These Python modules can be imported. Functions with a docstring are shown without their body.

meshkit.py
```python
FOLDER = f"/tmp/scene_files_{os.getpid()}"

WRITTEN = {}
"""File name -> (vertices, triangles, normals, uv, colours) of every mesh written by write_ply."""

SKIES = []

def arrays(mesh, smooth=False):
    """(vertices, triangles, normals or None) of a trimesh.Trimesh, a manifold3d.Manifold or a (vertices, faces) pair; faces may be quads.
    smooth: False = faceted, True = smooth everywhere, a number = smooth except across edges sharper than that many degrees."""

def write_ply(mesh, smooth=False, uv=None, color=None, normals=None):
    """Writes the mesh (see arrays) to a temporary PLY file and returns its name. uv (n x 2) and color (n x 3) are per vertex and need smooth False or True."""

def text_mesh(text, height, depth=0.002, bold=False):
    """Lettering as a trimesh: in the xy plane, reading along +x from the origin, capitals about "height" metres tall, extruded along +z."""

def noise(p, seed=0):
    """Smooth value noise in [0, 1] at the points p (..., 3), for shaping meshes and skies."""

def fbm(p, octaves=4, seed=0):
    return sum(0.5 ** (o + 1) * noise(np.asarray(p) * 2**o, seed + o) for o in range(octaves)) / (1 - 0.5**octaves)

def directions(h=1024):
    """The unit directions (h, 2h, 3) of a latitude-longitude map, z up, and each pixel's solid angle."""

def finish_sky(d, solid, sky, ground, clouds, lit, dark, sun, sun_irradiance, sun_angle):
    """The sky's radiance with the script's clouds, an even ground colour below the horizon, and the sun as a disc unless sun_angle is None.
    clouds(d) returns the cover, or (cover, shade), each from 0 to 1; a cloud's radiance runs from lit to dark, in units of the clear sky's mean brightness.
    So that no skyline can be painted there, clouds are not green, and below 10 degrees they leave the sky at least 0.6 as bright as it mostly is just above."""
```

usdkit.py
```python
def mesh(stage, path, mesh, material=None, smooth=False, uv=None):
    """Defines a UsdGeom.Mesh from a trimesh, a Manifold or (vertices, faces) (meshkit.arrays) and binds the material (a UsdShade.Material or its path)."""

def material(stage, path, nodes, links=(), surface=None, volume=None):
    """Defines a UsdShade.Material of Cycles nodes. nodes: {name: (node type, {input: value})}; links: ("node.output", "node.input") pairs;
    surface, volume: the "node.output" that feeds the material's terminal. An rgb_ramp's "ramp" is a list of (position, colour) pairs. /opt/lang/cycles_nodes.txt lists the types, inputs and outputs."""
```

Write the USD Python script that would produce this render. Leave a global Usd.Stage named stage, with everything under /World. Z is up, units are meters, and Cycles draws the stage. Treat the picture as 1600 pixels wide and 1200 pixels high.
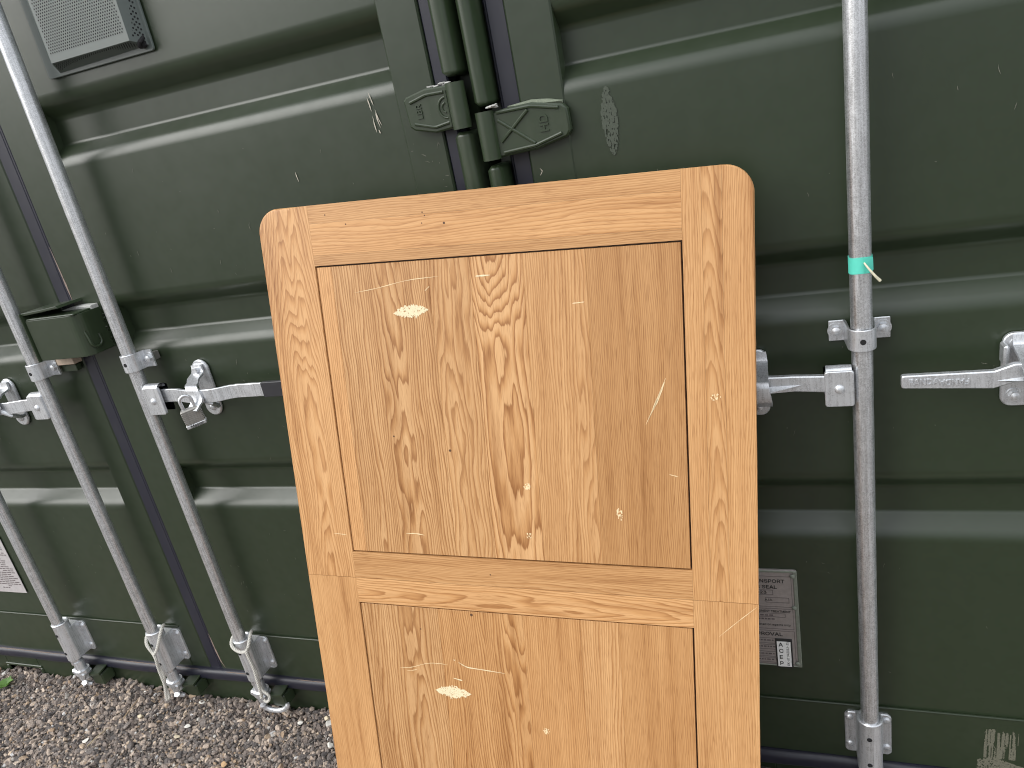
import math, random
import numpy as np, trimesh, manifold3d, shapely
from shapely import affinity
from shapely.geometry import Polygon, LineString, Point, box as sbox
from shapely.ops import nearest_points
import usdkit, meshkit
from pxr import Usd, UsdGeom, UsdLux, UsdShade, Gf, Sdf, Vt

# ------------------------------------------------------------------ stage, camera, light
stage = Usd.Stage.CreateInMemory()
UsdGeom.SetStageUpAxis(stage, 'Z'); UsdGeom.SetStageMetersPerUnit(stage, 1.0)
UsdGeom.Xform.Define(stage, '/World'); UsdGeom.Scope.Define(stage, '/World/Looks')
CAM_Y, CAM_Z = -1.34, 1.5397
cam = UsdGeom.Camera.Define(stage, '/World/camera')
cam.CreateHorizontalApertureAttr(36.0); cam.CreateVerticalApertureAttr(27.0)
cam.CreateFocalLengthAttr(36.0 * 1140 / 1600); cam.CreateClippingRangeAttr(Gf.Vec2f(0.05, 500))
RX, RD, RF = ((0.933069604, 0.308353468, -0.185200575), (-0.054489838, -0.387765323, -0.920146136), (-0.355544613, 0.868651940, -0.345009905))
UP = [-c for c in RD]; BK = [-c for c in RF]
cam.AddTransformOp().Set(Gf.Matrix4d(*RX, 0, *UP, 0, *BK, 0, 0, CAM_Y, CAM_Z, 1))
EXPOSURE = 0.90
cam.CreateExposureAttr(EXPOSURE)
SUN = np.array([-0.70, -0.62, 0.62]); SUN /= np.linalg.norm(SUN)
SUN_EL, SUN_ROT = math.asin(SUN[2]), math.atan2(SUN[0], SUN[1])
sun = UsdLux.DistantLight.Define(stage, '/World/sun')
sun.CreateIntensityAttr(0.40); sun.CreateAngleAttr(48.0); sun.CreateNormalizeAttr(True); sun.CreateColorAttr(Gf.Vec3f(1.0, 0.975, 0.94))
zx = SUN; xx = np.cross([0, 0, 1.0], zx); xx /= np.linalg.norm(xx); yx = np.cross(zx, xx)
sun.AddTransformOp().Set(Gf.Matrix4d(*xx, 0, *yx, 0, *zx, 0, 0, 0, 8, 1))
SKY = usdkit.material(stage, '/World/Looks/overcast_sky', {
    'tc': ('texture_coordinate', {}),
    'sky': ('sky_texture', {'sky_type': 'single_scattering', 'sun_disc': False, 'sun_elevation': SUN_EL, 'sun_rotation': SUN_ROT}),
    'map': ('mapping', {'scale': (1.0, 1.0, 2.4)}),
    'n': ('noise_texture', {'scale': 2.2, 'detail': 6.0, 'roughness': 0.55, 'distortion': 0.3}),
    'cover': ('rgb_ramp', {'ramp': [(0.0, (0.78, 0.78, 0.78)), (0.45, (0.90, 0.90, 0.90)), (1.0, (0.98, 0.98, 0.98))]}),
    'cloud': ('rgb_ramp', {'ramp': [(0.0, (5.2, 5.5, 6.0)), (0.5, (7.0, 7.2, 7.5)), (1.0, (9.6, 9.6, 9.5))]}),
    'sep': ('separate_xyz', {}), 'cie': ('map_range', {'from_min': 0.0, 'from_max': 1.0, 'to_min': 0.40, 'to_max': 1.55, 'clamp': True}),
    'mul': ('mix', {'mix_type': 'multiply', 'fac': 1.0}),
    'mix': ('mix', {}),
    'bg': ('background_shader', {'strength': 0.10}),
}, [('tc.generated', 'map.vector'), ('map.vector', 'n.vector'), ('n.fac', 'cover.fac'), ('n.fac', 'cloud.fac'), ('cover.color', 'mix.fac'),
    ('sky.color', 'mix.color1'), ('tc.generated', 'sep.vector'), ('sep.z', 'cie.value'), ('cloud.color', 'mul.color1'), ('cie.result', 'mul.color2'), ('mul.color', 'mix.color2'), ('mix.color', 'bg.color')], surface='bg.background')
dome = UsdLux.DomeLight.Define(stage, '/World/sky')
dome.GetPrim().SetCustomDataByKey('kind', 'structure')
UsdShade.MaterialBindingAPI.Apply(dome.GetPrim()).Bind(SKY)

rng = np.random.default_rng(7); random.seed(7)

# ------------------------------------------------------------------ helpers: prims
_used = {}
def numbered(path):
    k = _used.get(path, -1) + 1; _used[path] = k
    return path if k == 0 else f'{path}_{k:03d}'
def path_of(parent): return '/World' if parent is None else str(parent.GetPath())
def obj(name, mesh, mat, parent=None, smooth=30):
    p = numbered(path_of(parent) + '/' + name)
    if isinstance(mesh, (list, tuple)) and mesh and hasattr(mesh[0], 'vertices'): mesh = trimesh.util.concatenate(list(mesh))
    return usdkit.mesh(stage, p, mesh, mat, smooth=smooth).GetPrim()
def tag(p, label=None, cat=None, group=None, kind=None):
    for k, v in (('label', label), ('category', cat), ('group', group), ('kind', kind)):
        if v: p.SetCustomDataByKey(k, v)
    return p
def thing(name, label, cat, loc=(0, 0, 0), group=None, matrix=None):
    x = UsdGeom.Xform.Define(stage, numbered('/World/' + name))
    if matrix is not None: x.AddTransformOp().Set(Gf.Matrix4d(*[float(v) for v in np.asarray(matrix).ravel()]))
    else: x.AddTranslateOp().Set(Gf.Vec3d(*loc))
    return tag(x.GetPrim(), label, cat, group)

# ------------------------------------------------------------------ helpers: shapes (x right, y into the wall, z up)
def hull(points): return trimesh.convex.convex_hull(np.asarray(points, float))
def bx(x0, x1, y0, y1, z0, z1, c=0.002):
    c = min(c, (x1 - x0) * .45, (y1 - y0) * .45, (z1 - z0) * .45); pts = []
    for sx in (0, 1):
        for sy in (0, 1):
            for sz in (0, 1):
                X, Y, Z = (x0, x1)[sx], (y0, y1)[sy], (z0, z1)[sz]; dx, dy, dz = (1 - 2 * sx) * c, (1 - 2 * sy) * c, (1 - 2 * sz) * c
                pts += [(X, Y + dy, Z + dz), (X + dx, Y, Z + dz), (X + dx, Y + dy, Z)]
    return hull(pts)
def tri2d(poly):
    v, f = trimesh.creation.triangulate_polygon(poly, engine='earcut'); return np.asarray(v), np.asarray(f)
def loft(rings, cap=True):
    """rings: list of (n,3) closed loops of equal count."""
    n = len(rings[0]); V = np.vstack(rings); F = []
    for k in range(len(rings) - 1):
        for i in range(n):
            a, b = k * n + i, k * n + (i + 1) % n; F += [(a, b, b + n), (a, b + n, a + n)]
    return V, np.array(F)
def inset(P, c):
    P = np.asarray(P, float); a, b = np.roll(P, 1, 0), np.roll(P, -1, 0)
    e1, e2 = P - a, b - P
    n1 = np.stack([-e1[:, 1], e1[:, 0]], 1); n2 = np.stack([-e2[:, 1], e2[:, 0]], 1)
    n1 /= np.linalg.norm(n1, axis=1, keepdims=True) + 1e-12; n2 /= np.linalg.norm(n2, axis=1, keepdims=True) + 1e-12
    m = n1 + n2; m /= np.maximum((m * n1).sum(1, keepdims=True), .35)
    return P + m * c
def ccw(P):
    P = np.asarray(P, float); x, y = P[:, 0], P[:, 1]
    return P if (x * np.roll(y, -1) - np.roll(x, -1) * y).sum() > 0 else P[::-1]
def plate(P, yb, yf, c=0.0015):
    """extrude the outline P (x, z) from y=yb (back) to y=yf (front, towards the viewer) with a chamfered front edge."""
    P = ccw(P); s = np.sign(yf - yb)
    r = [np.c_[P[:, 0], np.full(len(P), y), P[:, 1]] for y in (yb, yf - s * c)]
    Q = inset(P, c); r.append(np.c_[Q[:, 0], np.full(len(Q), yf), Q[:, 1]])
    V, F = loft(r); n = len(P)
    try:
        tv, tf = tri2d(Polygon(Q))
        d = ((tv[:, None] - Q[None]) ** 2).sum(-1).argmin(1); tf = d[tf]
    except Exception:
        tf = np.array([(0, i, i + 1) for i in range(1, n - 1)])
    F = np.vstack([F, tf + 2 * n, tf[:, ::-1]])
    m = trimesh.Trimesh(V, F, process=False); trimesh.repair.fix_normals(m); return m
def rrect(x0, x1, z0, z1, r, n=6):
    return np.array(Polygon(sbox(x0 + r, z0 + r, x1 - r, z1 - r)).buffer(r, quad_segs=n).exterior.coords)[:-1]
def stadium(cx, z0, z1, w):
    return np.array(LineString([(cx, z0 + w / 2), (cx, z1 - w / 2)]).buffer(w / 2, quad_segs=8).exterior.coords)[:-1]
def fillet(P, r, n=5):
    out = []; P = np.asarray(P, float)
    for i, p in enumerate(P):
        if i in (0, len(P) - 1): out.append(p); continue
        a, b = P[i - 1] - p, P[i + 1] - p; la, lb = np.linalg.norm(a), np.linalg.norm(b); t = min(r, la * .45, lb * .45)
        q0, q1 = p + a / la * t, p + b / lb * t
        out += [q0 * (1 - s) ** 2 + 2 * p * s * (1 - s) + q1 * s * s for s in np.linspace(0, 1, n)]
    return np.array(out)
def cyl(p0, p1, r, n=24, r1=None, cap=True):
    p0, p1 = np.asarray(p0, float), np.asarray(p1, float); d = p1 - p0; L = np.linalg.norm(d); d /= L
    a = np.cross(d, [0, 0, 1.0] if abs(d[2]) < .9 else [1.0, 0, 0]); a /= np.linalg.norm(a); b = np.cross(d, a)
    t = np.linspace(0, 2 * np.pi, n, endpoint=False); R = np.cos(t)[:, None] * a + np.sin(t)[:, None] * b; r1 = r if r1 is None else r1
    V, F = loft([p0 + R * r, p1 + R * r1]); V = np.vstack([V, p0, p1])
    F = np.vstack([F, [(2 * n, (i + 1) % n, i) for i in range(n)], [(2 * n + 1, n + i, n + (i + 1) % n) for i in range(n)]])
    m = trimesh.Trimesh(V, F, process=False); trimesh.repair.fix_normals(m); return m
def tube(P, r, n=10):
    P = np.asarray(P, float); rings = []; T = np.gradient(P, axis=0); T /= np.linalg.norm(T, axis=1, keepdims=True) + 1e-12
    a = np.cross(T[0], [0.3, 0.2, 1.0]); a /= np.linalg.norm(a); rr = np.broadcast_to(r, len(P)); t = np.linspace(0, 2 * np.pi, n, endpoint=False)
    for p, d, q in zip(P, T, rr):
        a = a - d * (a @ d); a /= np.linalg.norm(a) + 1e-12; b = np.cross(d, a); rings.append(p + (np.cos(t)[:, None] * a + np.sin(t)[:, None] * b) * q)
    V, F = loft(rings); k = len(V); V = np.vstack([V, P[0], P[-1]]); m = len(rings) - 1
    F = np.vstack([F, [(k, (i + 1) % n, i) for i in range(n)], [(k + 1, m * n + i, m * n + (i + 1) % n) for i in range(n)]])
    o = trimesh.Trimesh(V, F, process=False); trimesh.repair.fix_normals(o); return o
def spline(P, n):
    from scipy.interpolate import CubicSpline
    P = np.asarray(P, float); t = np.r_[0, np.cumsum(np.linalg.norm(np.diff(P, axis=0), axis=1))]; return CubicSpline(t, P)(np.linspace(0, t[-1], n))
def ribbon(path, w, t):
    """flat bar: path of (x, y) points, height w about z=0, thickness t in y."""
    L = LineString(path).buffer(t / 2, cap_style=2, join_style=1, quad_segs=4); P = ccw(np.array(L.exterior.coords)[:-1])
    c = .0012; rings = []
    for z, q in ((-w / 2, inset(P, c)), (-w / 2 + c, P), (w / 2 - c, P), (w / 2, inset(P, c))): rings.append(np.c_[q, np.full(len(q), z)])
    V, F = loft(rings); n = len(P); tv, tf = tri2d(Polygon(P)); tf = ((tv[:, None] - P[None]) ** 2).sum(-1).argmin(1)[tf]
    m = trimesh.Trimesh(V, np.vstack([F, tf + 3 * n, tf[:, ::-1]]), process=False); trimesh.repair.fix_normals(m); return m
def bolt(x, z, y, r=.0085, h=.007, hexa=True):
    o = [cyl((x, y, z), (x, y - .002, z), r * 1.45, 20)]
    o.append(cyl((x, y - .002, z), (x, y - h, z), r, 6 if hexa else 16)); o.append(cyl((x, y - h, z), (x, y - h - .002, z), r * .8, 12, r * .35)); return trimesh.util.concatenate(o)
def rivet(x, z, y, r=.009):
    o = []; hs = [(0, 1), (.35, .92), (.7, .65), (.9, .35)]
    for (a, ra), (b, rb) in zip(hs, hs[1:]): o.append(cyl((x, y - a * r * .7, z), (x, y - b * r * .7, z), r * ra, 16, r * rb))
    return trimesh.util.concatenate(o)
def text(s, height, x, z, y, turn=0, depth=.0006, bold=False):
    m = meshkit.text_mesh(s, height, depth, bold); V = np.array(m.vertices)
    if turn: a = math.radians(turn); V[:, :2] = V[:, :2] @ np.array([[math.cos(a), math.sin(a)], [-math.sin(a), math.cos(a)]])
    m.vertices = np.c_[V[:, 0] + x, y - V[:, 2], V[:, 1] + z]; trimesh.repair.fix_normals(m); return m
def patch(fn, x0, x1, z0, z1, cell, place, t=.0003):
    """thin flakes where fn(x, z) is true, on a plane; place maps (x, z, height) to 3-D."""
    xs, zs = np.arange(x0, x1, cell), np.arange(z0, z1, cell); X, Z = np.meshgrid(xs, zs); on = fn(X, Z); rows = []
    for r, z in zip(on, zs):
        d = np.diff(np.r_[0, r.astype(int), 0]); rows += [sbox(x0 + a * cell, z, x0 + b * cell, z + cell * 1.02) for a, b in zip(np.nonzero(d == 1)[0], np.nonzero(d == -1)[0])]
    if not rows: return None
    g = shapely.union_all(rows).buffer(cell * .35).buffer(-cell * .3).simplify(cell * .3); o = []
    for q in getattr(g, 'geoms', [g]):
        if q.area < cell * cell * .8: continue
        try: m = trimesh.creation.extrude_polygon(q, t, engine='earcut')
        except Exception: continue
        m.vertices = place(np.asarray(m.vertices)); o.append(m)
    m = trimesh.util.concatenate(o); trimesh.repair.fix_normals(m); return m
def on_door(y): return lambda V: np.c_[V[:, 0], y - V[:, 2], V[:, 1]]
def strokes(paths, w, place, seed=0, t=.0002):
    r = np.random.default_rng(seed); o = []
    for P in paths:
        P = np.asarray(P, float); P = fillet(P, 1, 5) if len(P) > 2 else np.linspace(P[0], P[1], 8); n = len(P)
        T = np.gradient(P, axis=0); N = np.c_[-T[:, 1], T[:, 0]]; N /= np.linalg.norm(N, axis=1, keepdims=True) + 1e-12
        ww = w * (.35 + .65 * r.random(n)); ww[0] = ww[-1] = w * .1
        A, B = P + N * ww[:, None] / 2, P - N * ww[:, None] / 2; poly = Polygon(np.vstack([A, B[::-1]])).buffer(0)
        for q in getattr(poly, 'geoms', [poly]):
            if q.area > 0:
                m = trimesh.creation.extrude_polygon(q, t, engine='earcut'); m.vertices = place(np.asarray(m.vertices)); o.append(m)
    m = trimesh.util.concatenate(o); trimesh.repair.fix_normals(m); return m

# ------------------------------------------------------------------ materials
def look(name, nodes, links, surface='p.BSDF'): return usdkit.material(stage, '/World/Looks/' + name, nodes, links, surface=surface)
def paint(name, col, rough=.42, spec=.5, dust=.10):
    c = np.array(col)
    return look(name, {
        'g': ('geometry', {}),
        'n1': ('noise_texture', {'scale': 3.0, 'detail': 5.0, 'roughness': .6}),
        'r1': ('rgb_ramp', {'ramp': [(0, tuple(c * .92)), (.5, tuple(c)), (1, tuple(c * 1.08 + .001))]}),
        'n2': ('noise_texture', {'scale': 420.0, 'detail': 2.0, 'roughness': .7}),
        'r2': ('rgb_ramp', {'ramp': [(0, (0, 0, 0)), (.70, (0, 0, 0)), (.80, (dust * 2.4,) * 3), (1, (dust * 4,) * 3)]}),
        'map': ('mapping', {'scale': (4.0, 4.0, 1.4)}),
        'n3': ('noise_texture', {'scale': 5.0, 'detail': 5.0, 'roughness': .65}),
        'r3': ('rgb_ramp', {'ramp': [(0, (0, 0, 0)), (.5, (0, 0, 0)), (.8, (dust,) * 3), (1, (dust * 1.6,) * 3)]}),
        'm1': ('mix', {'color2': (.36, .34, .30)}), 'm2': ('mix', {'color2': (.26, .25, .22)}),
        'n4': ('noise_texture', {'scale': 1400.0, 'detail': 1.0}), 'n5': ('noise_texture', {'scale': 26.0, 'detail': 3.0}),
        'rr': ('map_range', {'from_min': .3, 'from_max': .7, 'to_min': rough - .02, 'to_max': rough + .03}),
        'b': ('bump', {'strength': .10, 'distance': .0006}),
        'p': ('principled_bsdf', {'specular_ior_level': spec}),
    }, [('g.position', 'n1.vector'), ('n1.fac', 'r1.fac'), ('g.position', 'n2.vector'), ('n2.fac', 'r2.fac'), ('g.position', 'map.vector'), ('map.vector', 'n3.vector'), ('n3.fac', 'r3.fac'),
        ('r1.color', 'm1.color1'), ('r2.color', 'm1.fac'), ('m1.color', 'm2.color1'), ('r3.color', 'm2.fac'), ('m2.color', 'p.base_color'),
        ('g.position', 'n4.vector'), ('n4.fac', 'b.height'), ('b.normal', 'p.normal'), ('g.position', 'n5.vector'), ('n5.fac', 'rr.value'), ('rr.result', 'p.roughness')])
GREEN = paint('green_paint', (.0185, .0285, .0138), .34, .55, .012)
GREEN_DARK = paint('worn_green_paint', (.020, .032, .0145), .38, .55, .08)
GREEN_VENT = paint('vent_grey_green', (.090, .108, .100), .40, .6, .05)
RUBBER = paint('black_rubber', (.012, .0125, .022), .40, .5, .04)
DARK = look('dark_hole', {'p': ('principled_bsdf', {'base_color': (.008, .008, .009), 'roughness': .9})}, [])
def galvanised(name, base, rough, metal=.75, vary=.3, relief=.12):
    b = np.array(base)
    return look(name, {
        'g': ('geometry', {}), 'v': ('voronoi_texture', {'scale': 700.0, 'randomness': 1.0}), 'n': ('noise_texture', {'scale': 60.0, 'detail': 5.0, 'roughness': .7}),
        'map': ('mapping', {'scale': (160.0, 160.0, 9.0)}), 'n2': ('noise_texture', {'scale': 1.6, 'detail': 4.0, 'roughness': .7}),
        'sep': ('separate_color', {}), 'add': ('math', {'math_type': 'add'}), 'a2': ('math', {'math_type': 'multiply_add', 'value2': .5}), 'a3': ('math', {'math_type': 'multiply', 'value2': .22}),
        'r': ('rgb_ramp', {'ramp': [(0, tuple(b * (1 - vary))), (.4, tuple(b * (1 - vary * .3))), (.6, tuple(b * (1 + vary * .2))), (1, tuple(np.minimum(b * (1 + vary), .95)))]}),
        'rr': ('map_range', {'from_min': .55, 'from_max': 1.17, 'clamp': True, 'to_min': rough - .10, 'to_max': rough + .14}),
        'rs': ('map_range', {'from_min': .55, 'from_max': 1.17, 'to_min': 0.0, 'to_max': 1.0}), 'b': ('bump', {'strength': relief, 'distance': .0004}),
        'p': ('principled_bsdf', {'metallic': metal}),
    }, [('g.position', 'v.vector'), ('g.position', 'n.vector'), ('g.position', 'map.vector'), ('map.vector', 'n2.vector'), ('v.color', 'sep.color'), ('sep.r', 'a3.value1'), ('n.fac', 'a2.value1'), ('a3.value', 'a2.value3'),
        ('a2.value', 'add.value1'), ('n2.fac', 'add.value2'), ('add.value', 'rr.value'), ('add.value', 'rs.value'), ('rs.result', 'r.fac'), ('r.color', 'p.base_color'), ('rr.result', 'p.roughness'), ('a2.value', 'b.height'), ('b.normal', 'p.normal')])
GALV = galvanised('galvanised_steel', (.63, .64, .655), .30, .88, .20, .07)
GALV_BRIGHT = galvanised('bright_zinc', (.62, .635, .655), .36, .80, .16, .07)
GALV_DULL = galvanised('dull_zinc', (.27, .26, .24), .40, .8, .2)
def plain(name, col, rough=.6, metal=0.0, var=.25, scale=120.0, bump=.2):
    c = np.array(col)
    return look(name, {'g': ('geometry', {}), 'n': ('noise_texture', {'scale': scale, 'detail': 5.0, 'roughness': .65}), 'r': ('rgb_ramp', {'ramp': [(.2, tuple(c * (1 - var))), (.8, tuple(c * (1 + var)))]}),
        'b': ('bump', {'strength': bump, 'distance': .0006}), 'p': ('principled_bsdf', {'roughness': rough, 'metallic': metal})},
        [('g.position', 'n.vector'), ('n.fac', 'r.fac'), ('r.color', 'p.base_color'), ('n.fac', 'b.height'), ('b.normal', 'p.normal')])
PLATE = plain('plate_metal', (.33, .30, .285), .42, .35, .15)
PLATE_EDGE = plain('plate_rim', (.20, .22, .18), .5, .2, .2)
INK = plain('black_ink', (.02, .02, .02), .5, 0, .1)
INK_SOFT = plain('faded_ink', (.11, .09, .09), .6, 0, .2)
PAPER = plain('faded_label', (.42, .395, .395), .6, 0, .16, 60.0)
WHITE = plain('white_label', (.82, .82, .80), .45, 0, .04)
ROPE = plain('white_rope', (.50, .485, .44), .85, 0, .22, 300.0, .6)
TEAL = plain('teal_tape', (.10, .58, .46), .42, 0, .06)
CREAM = plain('bare_timber_flake', (.74, .64, .42), .7, 0, .25, 700.0, .5)
SCRATCH = plain('pale_scratch', (.46, .42, .35), .7, 0, .25, 600.0, .4)
SCRATCH_DIM = plain('dim_scratch', (.15, .15, .12), .7, 0, .3, 500.0, .4)
WOODPALE = plain('pale_timber_scratch', (.76, .60, .36), .6, 0, .15)
GREASE = plain('chipped_sealant', (.42, .42, .40), .75, 0, .3, 300.0, .6)
RUST = plain('bare_rusty_edge', (.25, .19, .16), .7, .1, .35, 200.0, .5)
SLEEVE = plain('black_grip_sleeve', (.022, .022, .026), .42, 0, .2)
BEIGE = plain('beige_block', (.45, .36, .28), .6, 0, .15)
TWIG = plain('dry_twig', (.30, .22, .14), .8, 0, .3)
LEAF = look('weed_leaf', {'g': ('geometry', {}), 'n': ('noise_texture', {'scale': 90.0, 'detail': 3.0}), 'r': ('rgb_ramp', {'ramp': [(.2, (.07, .16, .035)), (.8, (.19, .33, .09))]}), 'p': ('principled_bsdf', {'roughness': .5}), 't': ('translucent_bsdf', {'color': (.22, .38, .08)}), 'm': ('mix_closure', {'fac': .25})},
            [('g.position', 'n.vector'), ('n.fac', 'r.fac'), ('r.color', 'p.base_color'), ('p.BSDF', 'm.closure1'), ('t.BSDF', 'm.closure2')], surface='m.closure')
SHADOW_SOIL = plain('damp_soil', (.050, .045, .040), .95, 0, .5, 150.0, .8)
def stone(name, ramp, rough=.8):
    return look(name, {'o': ('object_info', {}), 'r': ('rgb_ramp', {'ramp': ramp}), 'tc': ('texture_coordinate', {}), 'n': ('noise_texture', {'scale': 3.0, 'detail': 6.0, 'roughness': .7}),
        'r2': ('rgb_ramp', {'ramp': [(.25, (.6, .6, .6)), (.5, (1, 1, 1)), (.8, (1.35, 1.33, 1.3))]}), 'm': ('mix', {'mix_type': 'multiply', 'fac': 1.0}), 'b': ('bump', {'strength': .6, 'distance': .08}), 'p': ('principled_bsdf', {'roughness': rough})},
        [('o.random', 'r.fac'), ('tc.object', 'n.vector'), ('n.fac', 'r2.fac'), ('r.color', 'm.color1'), ('r2.color', 'm.color2'), ('m.color', 'p.base_color'), ('n.fac', 'b.height'), ('b.normal', 'p.normal')])
STONES = [stone('grey_brown_gravel', [(0, (0.172, 0.139, 0.122)), (.3, (0.301, 0.247, 0.215)), (.6, (0.440, 0.365, 0.309)), (.85, (0.601, 0.485, 0.393)), (1, (0.841, 0.697, 0.561))]),
          stone('dark_gravel', [(0, (0.106, 0.095, 0.092)), (.5, (0.199, 0.175, 0.162)), (1, (0.352, 0.304, 0.272))]),
          stone('tan_gravel', [(0, (0.440, 0.310, 0.206)), (.5, (0.601, 0.448, 0.309)), (1, (0.841, 0.677, 0.507))]),
          stone('pale_gravel', [(0, (0.540, 0.499, 0.446)), (.5, (0.743, 0.702, 0.634)), (1, (0.800, 0.800, 0.800))])]

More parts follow.
